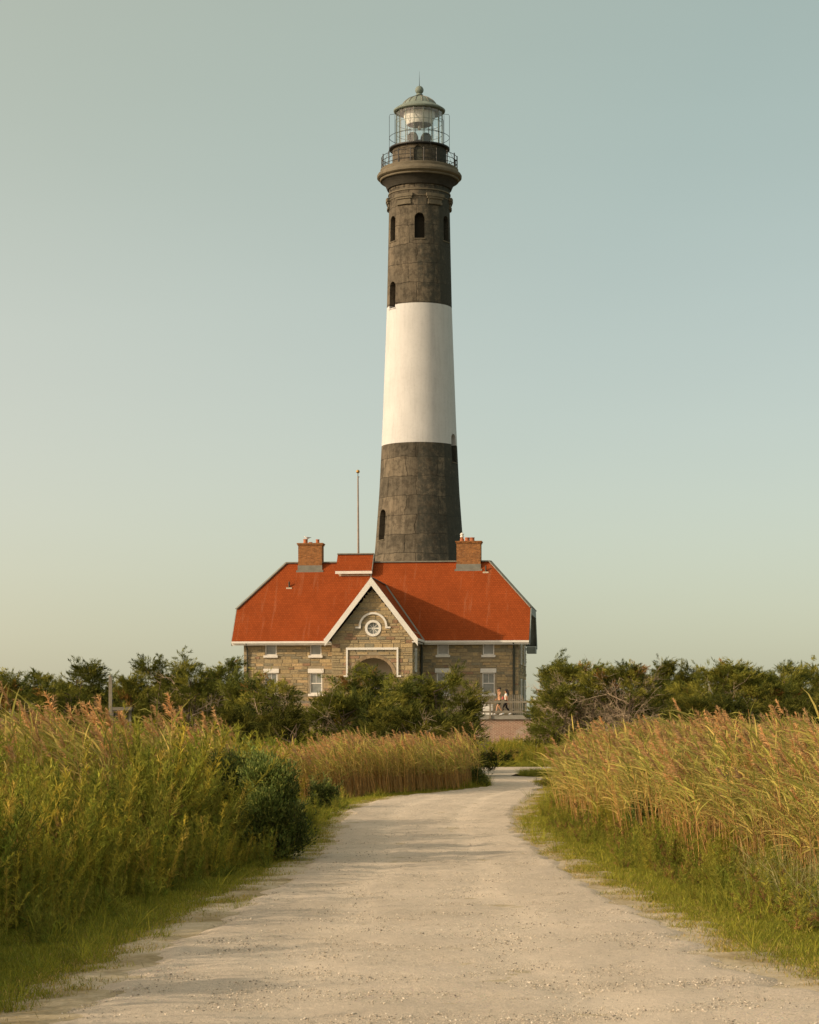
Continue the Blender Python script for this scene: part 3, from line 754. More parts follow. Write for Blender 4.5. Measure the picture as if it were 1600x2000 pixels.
# gutters, fascias, soffits
def eave(u0, u1, v, name='gutter'):
    m = MB(); m.box(u0, u1, v-0.12, v+0.02, EW-0.15, EW-0.01); m.box(u0+0.01, u1-0.01, v+0.022, v+0.08, EW-0.27, EW-0.06)
    m.box(u0+0.02, u1-0.02, v+0.082, 0.0, EW-0.26, EW-0.22)
    m.build(name, M['trim'], house)
eave(-VU, -GH-0.02, EV); eave(GH+0.02, VU, EV)
m = MB(); m.box(GH-0.02, GH+0.12, GO, EV-0.13, EW-0.15, EW-0.01); m.box(GW, GH-0.022, GO+0.02, EV-0.13, EW-0.27, EW-0.2); m.build('gutter', M['trim'], house)
m = MB(); m.box(-GH-0.12, -GH+0.02, GO, EV-0.13, EW-0.15, EW-0.01); m.box(-GH+0.022, -GW, GO+0.02, EV-0.13, EW-0.27, EW-0.2); m.build('gutter', M['trim'], house)
for u, v in ((-WU+0.27, -0.11), (GW+0.16, -0.14), (WU-0.33, -0.11)):
    MB().tube([(u, EV, EW-0.15), (u, v, EW-0.55), (u, v, -0.1)], 0.06 if u < 0 else 0.075, 8).build('downpipe', M['pipe'], house)
# long ventilator dormer on the ridge
dc = hl(695, 1100, RV)[0]; dh = 1.28; dr_w = RWd+0.58; dv = 1.05
dorm = empty('ridge_dormer', (0, 0, 0), 0, house)
for s in (1, -1):
    slab('slope', [(dc-dh, RV-s*dv, dr_w-dv*SL*0.98), (dc+dh, RV-s*dv, dr_w-dv*SL*0.98), (dc+dh, RV, dr_w), (dc-dh, RV, dr_w)], 0.09, M['roof'], dorm)
zb = dr_w-dv*SL*0.98
MB().box(dc-dh-0.02, dc+dh+0.02, RV-dv-0.06, RV-dv+0.02, zb-0.2, zb-0.01).build('fascia', M['trim'], dorm)
MB().box(dc-dh+0.22, dc+dh-0.2, RV-dv+0.22, RV-dv+0.30, zb-0.75, zb-0.05).build('front', M['plaster'], dorm)
m = MB()
for s in (1, -1):
    x = dc+s*(dh-0.21)
    m.prism([(x, RV-dv+0.30, zb-0.7), (x, RV+dv-0.30, zb-0.7), (x, RV+dv-0.3, zb-0.05), (x, RV, dr_w-0.12), (x, RV-dv+0.30, zb-0.05)], (s*0.05, 0, 0))
m.build('cheek', M['plaster'], dorm)
MB().beam((dc-dh-0.02, RV, dr_w+0.02), (dc+dh+0.02, RV, dr_w+0.02), 0.3, 0.08).build('ridge_cap', M['lead'], dorm)
m = MB(); x = dc+dh+0.015
m.beam((x, RV-dv, zb), (x, RV, dr_w), 0.05, 0.16, up=(0, -1, 1)); m.beam((x, RV, dr_w), (x, RV+dv, zb), 0.05, 0.16, up=(0, 1, 1)); m.build('verge_board', M['lead'], dorm)
# chimneys
def chimney(px, ytop, pots):
    u, w = hl(px, ytop, RV-0.1); hw_ = 0.84; v0, v1 = RV-0.42, RV+0.5
    c = MB().box(u-hw_, u+hw_, v0, v1, mainw(v0)-0.6, w).build('chimney', M['brick'], house)
    m = MB(); m.box(u-hw_-0.05, u+hw_+0.05, v0-0.05, v1+0.05, w+0.002, w+0.09); m.box(u-hw_-0.09, u+hw_+0.09, v0-0.09, v1+0.09, w+0.092, w+0.17)
    m.build('cap', M['brick'], c)
    m = MB(); m.box(u-hw_-0.03, u+hw_+0.03, v0-0.03, v0-0.003, mainw(v0)-0.05, mainw(v0)+0.3); m.box(u-hw_-0.12, u+hw_+0.12, v0-0.16, v0-0.031, mainw(v0)-0.22, mainw(v0)-0.05)
    m.build('flashing', M['lead'], c)
    for dx, h_, r_, kind in pots:
        if kind == 'pot': MB().lathe([(r_, w+0.17), (r_*0.92, w+0.17+h_*0.8), (r_*1.05, w+0.17+h_*0.82), (r_*1.05, w+0.17+h_), (r_*0.75, w+0.17+h_)], 14, (u+dx, RV)).build('chimney_pot', M['clay'], c, smooth=True, angle=0.6)
        else:
            MB().lathe([(0.15, w+0.17), (0.14, w+0.36), (0.10, w+0.38), (0.10, w+0.46)], 12, (u+dx, RV)).build('chimney_pot', M['clay'], c)
            MB().lathe([(0.13, w+0.462), (0.13, w+0.58), (0.10, w+0.585), (0.10, w+0.64), (0.14, w+0.645), (0.14, w+0.7), (0.04, w+0.78)], 12, (u+dx, RV)).build('metal_cowl', M['trim'], c)
    return u, w
cu1, cw1 = chimney(607, 1066, [(-0.38, 0.30, 0.16, 'pot'), (-0.03, 0.09, 0.14, 'pot'), (0.48, 0.28, 0.13, 'pot')])
chimney(916, 1062, [(-0.49, 0.3, 0.15, 'cowl'), (-0.12, 0.27, 0.17, 'pot'), (0.22, 0.27, 0.17, 'pot')])
for px, py in ((565, 1147), (949, 1116)):
    v = (hl(px, py, 2.6)[1]-EW)/SL+EV
    v = (hl(px, py, v)[1]-EW)/SL+EV
    u, w = hl(px, py, v)
    o = MB().tube([(u, v, w-0.1), (u, v, w+0.40)], 0.055, 8).build('vent_pipe', M['pipe'], house)
    MB().box(u-0.2, u+0.2, v-0.1, v-0.04, w-0.16, w-0.02).build('flashing', M['plaster'], o)

# ------------------------------------------------------------------ brick terrace, railing, pickets
ter = tag(empty('brick_terrace', (0, 138.0, 0)), 'low red brick terrace with concrete edge in front of the house', 'terrace')
MB().box(-22, 21, 0.0, 60, -0.3, TZ-0.30).build('brick_wall', M['brick2'], ter)
m = MB(); m.box(-22.15, 21.15, -0.12, 60.2, TZ-0.298, TZ-0.05); m.build('coping', M['concrete'], ter)
MB().box(-22.05, 21.05, 0.02, 60.1, TZ-0.048, TZ-0.01).build('deck', M['concrete'], ter)
rl = tag(empty('wooden_railing', (0, 137.85, TZ)), 'weathered wooden handrail along the front of the terrace', 'railing')
x0, x1 = -20.0, WX(1075, 138)+3
for x in np.arange(x0, x1+0.1, (x1-x0)/14):
    MB().box(x-0.05, x+0.05, -0.06, 0.03, -0.22, 0.75).build('post', M['wood'], rl)
MB().box(x0-0.2, x1+0.2, -0.10, 0.07, 0.752, 0.87).build('top_rail', M['wood'], rl)
MB().box(x0-0.2, x1+0.2, 0.032, 0.07, 0.12, 0.25).build('lower_rail', M['wood'], rl)
pf = tag(empty('picket_fence', (0, 143.2, TZ)), 'short row of thin pickets below the right-hand windows', 'fence')
for x in np.arange(WX(870, 143), WX(1022, 143), 0.135):
    MB().box(x-0.03, x+0.03, -0.012, 0.012, 0.06, rnd.uniform(1.28, 1.42)).build('picket', M['wood'], pf)
m = MB(); m.box(WX(868, 143), WX(1024, 143), 0.013, 0.05, 0.35, 0.43); m.box(WX(868, 143), WX(1024, 143), 0.013, 0.05, 1.0, 1.08); m.build('rail', M['wood'], pf)
ub = MB().box(-0.32, 0.32, -0.2, 0.2, 0, 0.66).build('utility_box', M['trim']); ub.location = (WX(953, 142.4), 142.4, TZ-0.008)
bv = ub.modifiers.new('b', 'BEVEL'); bv.width = 0.03
tag(ub, 'small white utility box behind the terrace handrail', 'box')
MB().box(-0.35, 0.35, -0.23, 0.23, 0.662, 0.70).build('lid', M['trim'], ub)

# ------------------------------------------------------------------ lighthouse tower
TD = 174.0
TX = WX(819.3, TD)
tw = tag(empty('lighthouse_tower', (TX, TD, 0)), 'tall dark lighthouse tower with broad white band and glazed lantern', 'lighthouse')
zk = [2.3, 8.0, 12.5, 16.95, 20.5, 24.17, 26.35, 32.98, 35.34, 39.8, 42.9, 45.2]
rk = [4.75, 4.25, 3.86, 3.50, 3.24, 3.06, 2.96, 2.71, 2.63, 2.53, 2.47, 2.46]
rad = lambda z: float(np.interp(z, zk, rk))
def shaft(name, z0, z1, mat):
    zs = np.linspace(z0, z1, max(int((z1-z0)/0.9), 4)); 
    return MB().lathe([(rad(z), z) for z in zs], 96).build(name, mat, tw, smooth=True, angle=0.5)
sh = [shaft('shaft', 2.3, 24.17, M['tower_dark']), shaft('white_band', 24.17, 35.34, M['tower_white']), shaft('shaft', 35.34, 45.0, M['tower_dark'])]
def archpts(w, z0, z1, n=10):
    h = w/2; zs = z1-h
    return [(-h, z0), (h, z0)]+[(h*math.cos(PI*k/n), zs+h*math.sin(PI*k/n)) for k in range(n+1)]
def radial(ang, s_, r_, z):      # ang 0 faces the camera, positive to the right
    ca, sa = math.cos(ang), math.sin(ang)
    return (s_*ca+r_*sa, s_*sa-r_*ca, z)
holes_t = [(R(a_), 0.80, 40.5, 42.55) for a_ in (-60, 0, 60, 120, 180, 240)]+[(R(-57), 0.86, 35.1, 37.25), (R(65), 0.86, 22.75, 25.05), (R(-61), 0.95, 16.5, 18.95)]
for o, lo, hi in zip(sh, (2.3, 24.17, 35.34), (24.17, 35.34, 45.0)):
    cs = []
    for (a_, w_, z0, z1) in holes_t:
        if z1 > lo and z0 < hi:
            r_ = rad((z0+z1)/2)
            poly = [radial(a_, s_, r_-0.62, z) for s_, z in archpts(w_, z0, z1)]
            off = Vector(radial(a_, 0, 1.4, 0))
            cs.append(MB().prism(poly, off).build('cutter', None, tw, uv=False))
    cut(o, cs); kill(cs)
    o.data.polygons.foreach_set('use_smooth', [True]*len(o.data.polygons)); o.data.set_sharp_from_angle(angle=0.4)
for (a_, w_, z0, z1) in holes_t:
    r_ = rad((z0+z1)/2)
    poly = [radial(a_, s_*0.98, r_-0.61, z) for s_, z in archpts(w_, z0, z1)]
    if abs(a_) > R(100): continue
    MB().prism(poly, Vector(radial(a_, 0, 0.03, 0))).build('window', M['recess'], tw)
    pts = [radial(a_, s_, rad(z0)+0.0, z) for s_, z in ((-w_/2-0.06, z0-0.07), (w_/2+0.06, z0-0.07), (w_/2+0.06, z0-0.003), (-w_/2-0.06, z0-0.003))]
    MB().prism([Vector(p)-Vector(radial(a_, 0, 0.45, 0)) for p in pts], Vector(radial(a_, 0, 0.50, 0))).build('sill', M['tower_white'] if z0 > 35 and z0 < 36 else M['gallery'], tw)
# neck mouldings
for z, dr_, hgt in ((44.47, 0.07, 0.14), (43.95, 0.05, 0.10)):
    MB().lathe([(rad(z)-0.05, z-hgt/2), (rad(z)+dr_, z-hgt/2+0.02), (rad(z)+dr_, z+hgt/2-0.03), (rad(z)-0.05, z+hgt/2)], 96, closed=True).build('string_course', M['gallery'], tw, smooth=True, angle=0.5)
# stepped corbel blocks between the windows
def arcblock(m, a0, a1, r0, r1, z0, z1, n=5):
    vs_ = []
    for i in range(n+1):
        a_ = a0+(a1-a0)*i/n
        for r_, z in ((r0, z0), (r1, z0), (r1, z1), (r0, z1)): vs_.append(radial(a_, 0, r_, z))
    fs = [(0, 1, 2, 3), tuple(n*4+q for q in (3, 2, 1, 0))]
    for i in range(n):
        for q in range(4): fs.append((i*4+q, i*4+4+q, i*4+4+(q+1) % 4, i*4+(q+1) % 4))
    m.add(vs_, fs)
for k in range(6):
    a_ = R(30+60*k); r_ = 2.46
    m = MB(); arcblock(m, a_-0.31, a_+0.31, r_-0.1, r_+0.26, 43.86, 44.12); arcblock(m, a_-0.28, a_+0.28, r_-0.1, r_+0.20, 43.70, 43.858); arcblock(m, a_-0.24, a_+0.24, r_-0.1, r_+0.11, 43.42, 43.698); arcblock(m, a_-0.25, a_+0.25, r_-0.1, r_+0.17, 43.26, 43.418)
    m.build('corbel', M['gallery'], tw)
m = MB()
for k in range(18):
    a_ = R(10+20*k); arcblock(m, a_-0.012, a_+0.012, 2.44, 2.475, 44.62, 45.15, 1)
m.build('vent_slots', M['recess'], tw)
# gallery
gal = MB().lathe([(2.6, 45.58), (3.16, 45.58), (3.20, 45.62), (3.20, 45.74), (3.30, 45.76), (3.42, 45.86), (3.43, 46.02), (3.36, 46.14), (3.22, 46.26), (3.16, 46.30), (3.16, 46.50), (3.10, 46.55), (2.0, 46.56), (2.0, 45.58)], 96, closed=True).build('gallery', M['gallery'], tw, smooth=True, angle=0.5)
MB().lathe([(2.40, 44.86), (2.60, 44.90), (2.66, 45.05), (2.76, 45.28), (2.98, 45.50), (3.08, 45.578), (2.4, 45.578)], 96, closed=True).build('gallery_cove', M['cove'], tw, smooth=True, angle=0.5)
for k in range(18):
    a_ = R(-13.5+20*k); p = radial(a_, 0, 3.05, 0)
    MB().tube([(p[0], p[1], 46.50), (p[0], p[1], 47.62), (p[0], p[1], 47.64)], [0.055, 0.05, 0.03], 6).build('railing_post', M['iron'], gal)
for z in (46.78, 47.14, 47.50):
    MB().tube([radial(2*PI*k/72, 0, 3.05, z) for k in range(73)], 0.025, 5, cap=False).build('rail', M['iron'], gal)
# watch room
wr = MB().lathe([(2.22, 46.5), (2.18, 47.4), (2.18, 48.16)], 72).build('watch_room', M['tower_dark'], tw, smooth=True, angle=0.5)  # dark right side in the colour: old paint and painted-in shadow together
c = [MB().prism([radial(R(-3), s_, 1.7, z) for s_, z in archpts(0.66, 46.6, 47.98)], Vector(radial(R(-3), 0, 1.0, 0))).build('cutter', None, tw, uv=False)]
cut(wr, c); kill(c)
MB().prism([radial(R(-3), s_*0.96, 1.99, z) for s_, z in archpts(0.66, 46.6, 47.98)], Vector(radial(R(-3), 0, 0.05, 0))).build('door', M['pipe'], tw)
MB().lathe([(2.1, 48.12), (2.42, 48.14), (2.46, 48.18), (2.46, 48.27), (2.0, 48.30), (1.5, 48.30), (1.5, 48.12)], 72, closed=True).build('lantern_ledge', M['iron'], tw, smooth=True, angle=0.5)
# lantern: sixteen-sided glazing
lan = empty('lantern', (0, 0, 0), 0, tw)
NL = 16; LR = 1.88; zr = [48.34, 49.42, 50.30, 51.18]
A = [R(11.25+22.5*k-11.25+9) for k in range(NL+1)]
MB().lathe([(1.80, 48.24), (1.95, 48.24), (1.95, 48.34), (1.80, 48.34)], NL*3, closed=True).build('sill', M['copper'], lan)
for k in range(NL):
    p = radial(A[k], 0, LR, 0)
    MB().beam((p[0], p[1], zr[0]), (p[0], p[1], zr[-1]), 0.045, 0.06, up=(p[0], p[1], 0)).build('mullion', M['copper'], lan)
    for i in range(3):
        a0, a1 = A[k], A[k+1]; q0 = Vector(radial(a0, 0, LR, 0)); q1 = Vector(radial(a1, 0, LR, 0)); d = (q1-q0).normalized()*0.024
        q0 += d; q1 -= d
        MB().add([(q0.x, q0.y, zr[i]+0.018), (q1.x, q1.y, zr[i]+0.018), (q1.x, q1.y, zr[i+1]-0.018), (q0.x, q0.y, zr[i+1]-0.018)], [(0, 1, 2, 3)]).build('pane', M['lantern_glass'], lan)
for z in zr[1:3]:
    m = MB()
    for k in range(NL): m.beam(radial(A[k], 0, LR, z), radial(A[k+1], 0, LR, z), 0.03, 0.03)
    m.build('glazing_bar', M['copper'], lan)
MB().lathe([(1.80, 51.18), (2.0, 51.20), (2.08, 51.26), (2.10, 51.36), (2.02, 51.42), (1.75, 51.60), (1.40, 51.78), (1.36, 51.80), (1.36, 51.74), (1.7, 51.5)], NL*3, closed=True).build('cornice', M['copper'], lan, smooth=True, angle=0.4)
MB().lathe([(1.85, 51.15), (0.3, 51.42), (0.05, 51.46)], 32, cap=False).build('ceiling', M['plaster'], lan)
dome = [(1.38, 51.78), (1.30, 51.92), (1.12, 52.12), (0.85, 52.30), (0.55, 52.42), (0.28, 52.48)]
dm = MB().lathe(dome, 48).build('dome', M['copper'], tw, smooth=True, angle=0.6)
for k in range(NL):
    MB().tube([radial(A[k], 0, r_+0.01, z+0.01) for r_, z in dome], 0.034, 4).build('rib', M['lead'], dm)
MB().lathe([(0.30, 52.44), (0.30, 52.52), (0.22, 52.56), (0.30, 52.60), (0.30, 52.64), (0.20, 52.68), (0.20, 52.74)], 24).build('neck', M['copper'], tw, smooth=True, angle=0.5)
MB().sphere((0, 0, 53.02), 0.345, 20, 12).build('ventilator_ball', M['copper'], tw, smooth=True)
MB().tube([(0, 0, 53.33), (0, 0, 53.55), (0, 0, 54.55)], [0.035, 0.022, 0.006], 5).build('lightning_rod', M['iron'], tw)
# beacon inside the glazing
bc = MB().lathe([(0.45, 48.3), (0.4, 48.5), (0.14, 48.55), (0.14, 49.0)], 16).build('beacon', M['copper'], tw, smooth=True, angle=0.5)
for s in (1, -1):
    c = Vector((s*0.52, 0.1*s, 49.15)); d = Vector((0.25*s, -1, 0)).normalized()
    MB().tube([c-d*0.30, c-d*0.22, c+d*0.16, c+d*0.24], [0.22, 0.40, 0.44, 0.40], 18).build('beacon_drum', M['pipe'], bc, smooth=True, angle=0.7)
MB().beam((-0.55, 0, 48.9), (0.55, 0, 48.9), 0.12, 0.16).build('beacon_arm', M['pipe'], bc)
MB().tube([(0, 0, 51.3), (0, 0, 50.2), (0, 0, 49.9), (0, 0, 49.75)], [0.05, 0.06, 0.16, 0.02], 10).build('hanging_lamp', M['trim'], bc)
MB().lathe([(1.0, 50.2), (1.25, 50.75), (1.3, 51.15)], 24, cap=False).build('lamp_shade', M['trim'], bc, smooth=True)
# cage of handrails round the lantern
cage = empty('lantern_handrail', (0, 0, 0), 0, tw)
for z in (49.15,):
    MB().tube([radial(2*PI*k/64, 0, 2.43, z) for k in range(65)], 0.022, 5, cap=False).build('hoop', M['iron'], cage)
for k in range(10):
    a_ = R(18+36*k)
    MB().tube([radial(a_, 0, 2.43, 48.22), radial(a_, 0, 2.43, 50.95), radial(a_, 0, 2.36, 51.06), radial(a_, 0, 2.02, 51.08)], 0.018, 5).build('upright', M['iron'], cage)
for k in range(8):
    a_ = R(20+45*k)
    MB().tube([radial(a_, 0, 2.44, 48.2), radial(a_+0.05, 0, 3.03, 47.0)], 0.012, 4).build('stay', M['iron'], cage)

# flagpole behind the house
fx = WX(700.5, 178)
fp = tag(empty('flagpole', (fx, 178.0, TZ)), 'slim flagpole topped by a gilt ball beside the tower', 'flagpole')
zt = WZ(922, 178)-TZ
MB().tube([(0, 0, 0), (0, 0, zt*0.5), (-0.05, 0, zt-0.35)], [0.13, 0.11, 0.06], 10).build('pole', M['pole'], fp, smooth=True)
MB().tube([(-0.05, 0, zt-0.35), (-0.05, 0, zt-0.1)], 0.03, 6).build('truck', M['iron'], fp)
MB().tube([(-0.05, 0, zt-0.42), (0.08, 0, zt-0.40)], 0.03, 6).build('pulley', M['pole'], fp)
MB().sphere((-0.05, 0, zt+0.04), 0.15, 14, 10).build('ball', M['gold'], fp, smooth=True)

# ------------------------------------------------------------------ scattering helper for uncountable vegetation
def scatter(name, P, ROT, S, I, variants, label, cat):
    P = np.asarray(P, np.float32); n = len(P)
    me = bpy.data.meshes.new(name); me.vertices.add(n); me.vertices.foreach_set('co', P.ravel())
    a = me.attributes.new('rot', 'FLOAT_VECTOR', 'POINT'); a.data.foreach_set('vector', np.asarray(ROT, np.float32).ravel())
    a = me.attributes.new('scl', 'FLOAT_VECTOR', 'POINT'); S = np.asarray(S, np.float32)
    if S.ndim == 1: S = np.repeat(S[:, None], 3, 1)
    a.data.foreach_set('vector', S.ravel())
    a = me.attributes.new('idx', 'INT', 'POINT'); a.data.foreach_set('value', np.asarray(I, np.int32))
    o = link(name, me, None)
    vc = bpy.data.collections.new(name+'_kinds')
    for v in variants: vc.objects.link(v)
    ng = bpy.data.node_groups.new(name+'_scatter', 'GeometryNodeTree')
    ng.interface.new_socket('Geometry', in_out='INPUT', socket_type='NodeSocketGeometry')
    ng.interface.new_socket('Geometry', in_out='OUTPUT', socket_type='NodeSocketGeometry')
    N, L = ng.nodes, ng.links
    gi, go = N.new('NodeGroupInput'), N.new('NodeGroupOutput')
    ci = N.new('GeometryNodeCollectionInfo'); ci.inputs['Collection'].default_value = vc
    ci.inputs['Separate Children'].default_value = True; ci.inputs['Reset Children'].default_value = True
    ip = N.new('GeometryNodeInstanceOnPoints'); ip.inputs['Pick Instance'].default_value = True
    def attr(nm, typ):
        nd = N.new('GeometryNodeInputNamedAttribute'); nd.data_type = typ; nd.inputs['Name'].default_value = nm
        return nd.outputs['Attribute']
    e2r = N.new('FunctionNodeEulerToRotation')
    L.new(gi.outputs[0], ip.inputs['Points']); L.new(ci.outputs[0], ip.inputs['Instance'])
    L.new(attr('idx', 'INT'), ip.inputs['Instance Index']); L.new(attr('rot', 'FLOAT_VECTOR'), e2r.inputs[0]); L.new(e2r.outputs[0], ip.inputs['Rotation'])
    L.new(attr('scl', 'FLOAT_VECTOR'), ip.inputs['Scale']); L.new(ip.outputs[0], go.inputs[0])
    m = o.modifiers.new('scatter', 'NODES'); m.node_group = ng
    return tag(o, label, cat, kind='stuff')
VCOL = bpy.data.collections.new('plant_kinds')

class VG:                     # vegetation mesh accumulator (triangles)
    def __init__(s): s.v = []; s.f = []; s.c = []; s.n = 0
    def put(s, V, Fc, C):
        V = np.asarray(V, float); s.v.append(V); s.f.append(np.asarray(Fc)+s.n)
        C = np.asarray(C, float); s.c.append(np.repeat(C[None, :], len(V), 0) if C.ndim == 1 else C); s.n += len(V)
    def blade(s, p, d, side, L, w, droop, col, seg=3, tipcol=None):
        """curved tapering leaf from p along d, bending down"""
        p = np.asarray(p, float); d = np.asarray(d, float); d = d/np.linalg.norm(d); side = np.asarray(side, float)
        V = []; C = []
        q = p.copy(); dd = d.copy()
        for i in range(seg+1):
            t = i/seg; ww = w*(0.55+0.9*t if t < 0.4 else max(1.0*(1-t)/0.6*0.91, 0.03))
            V += [q-side*ww/2, q+side*ww/2]
            c_ = np.asarray(col) if tipcol is None else np.asarray(col)*(1-t)+np.asarray(tipcol)*t
            C += [c_, c_]
            q = q+dd*L/seg; dd = dd+np.array([0, 0, -droop/seg]); dd /= np.linalg.norm(dd)
        Fc = []
        for i in range(seg):
            a = 2*i; Fc += [(a, a+1, a+3), (a, a+3, a+2)]
        s.put(V, Fc, np.array(C))
    def stem(s, pts, r0, r1, col, n=3):
        pts = np.asarray(pts, float); k = len(pts); V = []
        for i, p in enumerate(pts):
            r = r0+(r1-r0)*i/(k-1)
            for j in range(n):
                a = 2*PI*j/n; V.append(p+np.array([math.cos(a)*r, math.sin(a)*r, 0]))
        Fc = []
        for i in range(k-1):
            for j in range(n):
                a, b = i*n+j, i*n+(j+1) % n; Fc += [(a, b, b+n), (a, b+n, a+n)]
        s.put(V, Fc, col)
    def build(s, name, mat, parent=None, col=None):
        return build_np(name, np.concatenate(s.v), np.concatenate(s.f), mat, parent, np.concatenate(s.c), col)
def unit(v): v = np.asarray(v, float); return v/(np.linalg.norm(v)+1e-9)
def U(a, b): return rng.uniform(a, b)

# reeds: bare tan stems, wind-blown straw-green leaves, one-sided plumes
def make_reed(seed, plume, green, dead=False):
    g = VG(); H = U(1.55, 1.8); lean = U(0.02, 0.22); az = PI+rng.normal(0, 0.5)
    dirx, diry = math.cos(az), math.sin(az)
    ts = np.linspace(0, 1, 6); pts = np.stack([dirx*lean*ts**2*H*0.6+0.01*np.sin(ts*5+seed), diry*lean*ts**2*H*0.6, ts*H], 1)
    stemc = np.array([0.62, 0.395, 0.165])*U(0.8, 1.15)
    g.stem(pts, 0.008, 0.0035, stemc)
    nl = int(U(8, 12)) if not dead else 2
    for k in range(nl):
        t = 0.50+0.47*(k+U(0, 0.6))/nl
        p = np.array([np.interp(t, ts, pts[:, j]) for j in range(3)])
        a = PI+rng.normal(0, 0.95) if rng.random() < 0.75 else U(0, 6.28)
        elv = U(0.5, 1.15); d = np.array([math.cos(a)*math.cos(elv), math.sin(a)*math.cos(elv), math.sin(elv)])
        side = unit(np.cross(d, [0, 0, 1])+rng.normal(0, 0.5, 3))
        gr = green*U(0.5, 1.2)+(0.35 if t > 0.7 else 0)
        cg = np.array([0.27, 0.29, 0.055]); cs_ = np.array([0.64, 0.46, 0.155])
        c = cg*min(gr, 1)+cs_*(1-min(gr, 1)); c = c*U(0.8, 1.2)
        g.blade(p, d, side, U(0.32, 0.56), U(0.020, 0.032), U(0.5, 1.5), c, 3, c*0.6+np.array([0.50, 0.39, 0.17])*0.4)
    if plume:
        top = pts[-1]; c0 = np.array([0.52, 0.325, 0.165])*U(0.8, 1.25); L = U(0.20, 0.30)
        ax = unit([dirx*0.5, diry*0.5, 1.0])
        for k in range(60):
            t = k/60; p = top+ax*L*t*0.92-np.array([0, 0, 0.02])
            a = az+rng.normal(0, 0.9); e = U(0.3, 1.2); d = np.array([math.cos(a)*math.cos(e), math.sin(a)*math.cos(e), math.sin(e)])
            g.blade(p, d, unit(rng.normal(0, 1, 3)), U(0.07, 0.15)*(1-0.55*t), U(0.011, 0.020), 0.9, c0*U(0.75, 1.3), 2)
    return g.build('reed_kind', M['reed'], col=VCOL)
reed_plume = [make_reed(i, True, g_) for i, g_ in enumerate((0.45, 0.7, 0.3, 0.9, 0.55))]
reed_leafy = [make_reed(20+i, False, g_) for i, g_ in enumerate((0.9, 0.5, 0.25, 0.75, 1.0))]
reed_dead = [make_reed(40+i, False, 0.0, True) for i in range(2)]
REEDS = reed_plume+reed_leafy+reed_dead        # 0-4, 5-9, 10-11

def reed_bed(name, pts, hs, label, plume=0.38, dead=0.12):
    n = len(pts); gp_ = np.clip(0.5+0.55*vnoise(pts[:, 0], pts[:, 1], 3.2, 77), 0.08, 0.92)   # patches of greener and of strawier reeds
    leafy = np.where(rng.random(n) < gp_, rng.choice([5, 8, 9], n), rng.choice([6, 7], n))
    I = np.where(rng.random(n) < plume*np.clip(1.15+0.9*vnoise(pts[:, 0], pts[:, 1], 2.4, 78), 0.25, 2), rng.integers(0, 5, n), leafy); I = np.where(rng.random(n) < dead, rng.integers(10, 12, n), I)
    ROT = np.stack([rng.normal(0, 0.07, n), rng.normal(-0.06, 0.08, n), rng.normal(0, 0.45, n)], 1)
    hs = np.asarray(hs)*(1-0.36*rng.random(n)**1.2+rng.uniform(0.04, 0.17, n)*(rng.random(n) < 0.12))
    S = np.stack([0.5+0.5*hs, 0.5+0.5*hs, hs], 1)
    P = np.stack([pts[:, 0], pts[:, 1], np.full(n, -0.05)], 1)
    return scatter(name, P, ROT, S, I, REEDS, label, 'reeds')
def fill(n, x0, x1, y0, y1, keep):
    p = np.stack([rng.uniform(x0, x1, n), rng.uniform(y0, y1, n)], 1)
    return p[keep(p[:, 0], p[:, 1])]
# right bed: begins behind a strip of forbs beside the road
rb = lambda y: np.interp(y, [10, 14, 18, 22, 28, 34, 40, 46, 52, 60, 70], [5.2, 4.8, 4.2, 3.75, 3.15, 2.7, 2.85, 3.6, 4.2, 5.1, 6.6])
p = fill(24000, 2.4, 17, 18.5, 68, lambda x, y: (x > rb(y)+0.18*vnoise(x, y, 2.0, 71)) & (x < 0.20*y+3.2) & (rng.random(len(x)) < np.where(x < rb(y)+1.8, 1.0, 0.62)))
hts = 0.90+0.17*vnoise(p[:, 0], p[:, 1], 3.5, 72)+np.clip((p[:, 0]-rb(p[:, 1]))*0.10-0.12, -0.12, 0.08)
reed_bed('reed_bed', p, hts, 'tall tan reeds with brown plumes filling the right side of the road', 0.36)
# left bed
lb = lambda y: np.interp(y, [4, 10, 16, 20, 24, 27, 30, 36, 42, 50], [-4.3, -4.4, -5.0, -4.7, -3.9, -3.05, -2.6, -2.6, -3.2, -4.6])
p = fill(16000, -15, -2.2, 6, 43, lambda x, y: (x < lb(y)+0.25*vnoise(x, y, 1.8, 73)) & (x > -0.20*y-4.0) & (rng.random(len(x)) < np.where(x > lb(y)-2.0, 1.0, 0.7)*np.where(y < 19, np.where(vnoise(x*0.5, y, 1.9, 79) > 0.05, 0.9, 0.06), 1)))
hts = (0.99+0.16*vnoise(p[:, 0], p[:, 1], 4, 74))*(1-0.30*np.clip((p[:, 1]-29)/9, 0, 1)*np.clip((p[:, 0]+6)/2.5, 0, 1))+np.where(p[:, 1] < 22, -0.22, 0)+0.17*np.exp(-((p[:, 1]-26)/5)**2)
reed_bed('reed_bed', p, hts, 'tall straw-green reeds with pinkish plumes on the left bank', 0.42)
# middle bed in front of the cedars
p = fill(9000, -5.5, 2.6, 49, 62, lambda x, y: (x > -4.2) & (y > np.interp(x, [-5.5, -2.6, -1, 1.2, 2.4, 2.6], [47, 47.6, 50.2, 54.6, 60.3, 61])+0.25) & (x < np.interp(y, [48, 60, 64], [2.0, 1.95, 1.2])))
hts = (0.78+0.12*vnoise(p[:, 0], p[:, 1], 2.5, 75))*np.clip(0.72+(p[:, 0]+3.6)*0.16, 0.5, 1.0)
reed_bed('reed_bed', p, hts, 'golden reeds in the bend of the road below the cedars', 0.40, 0.2)

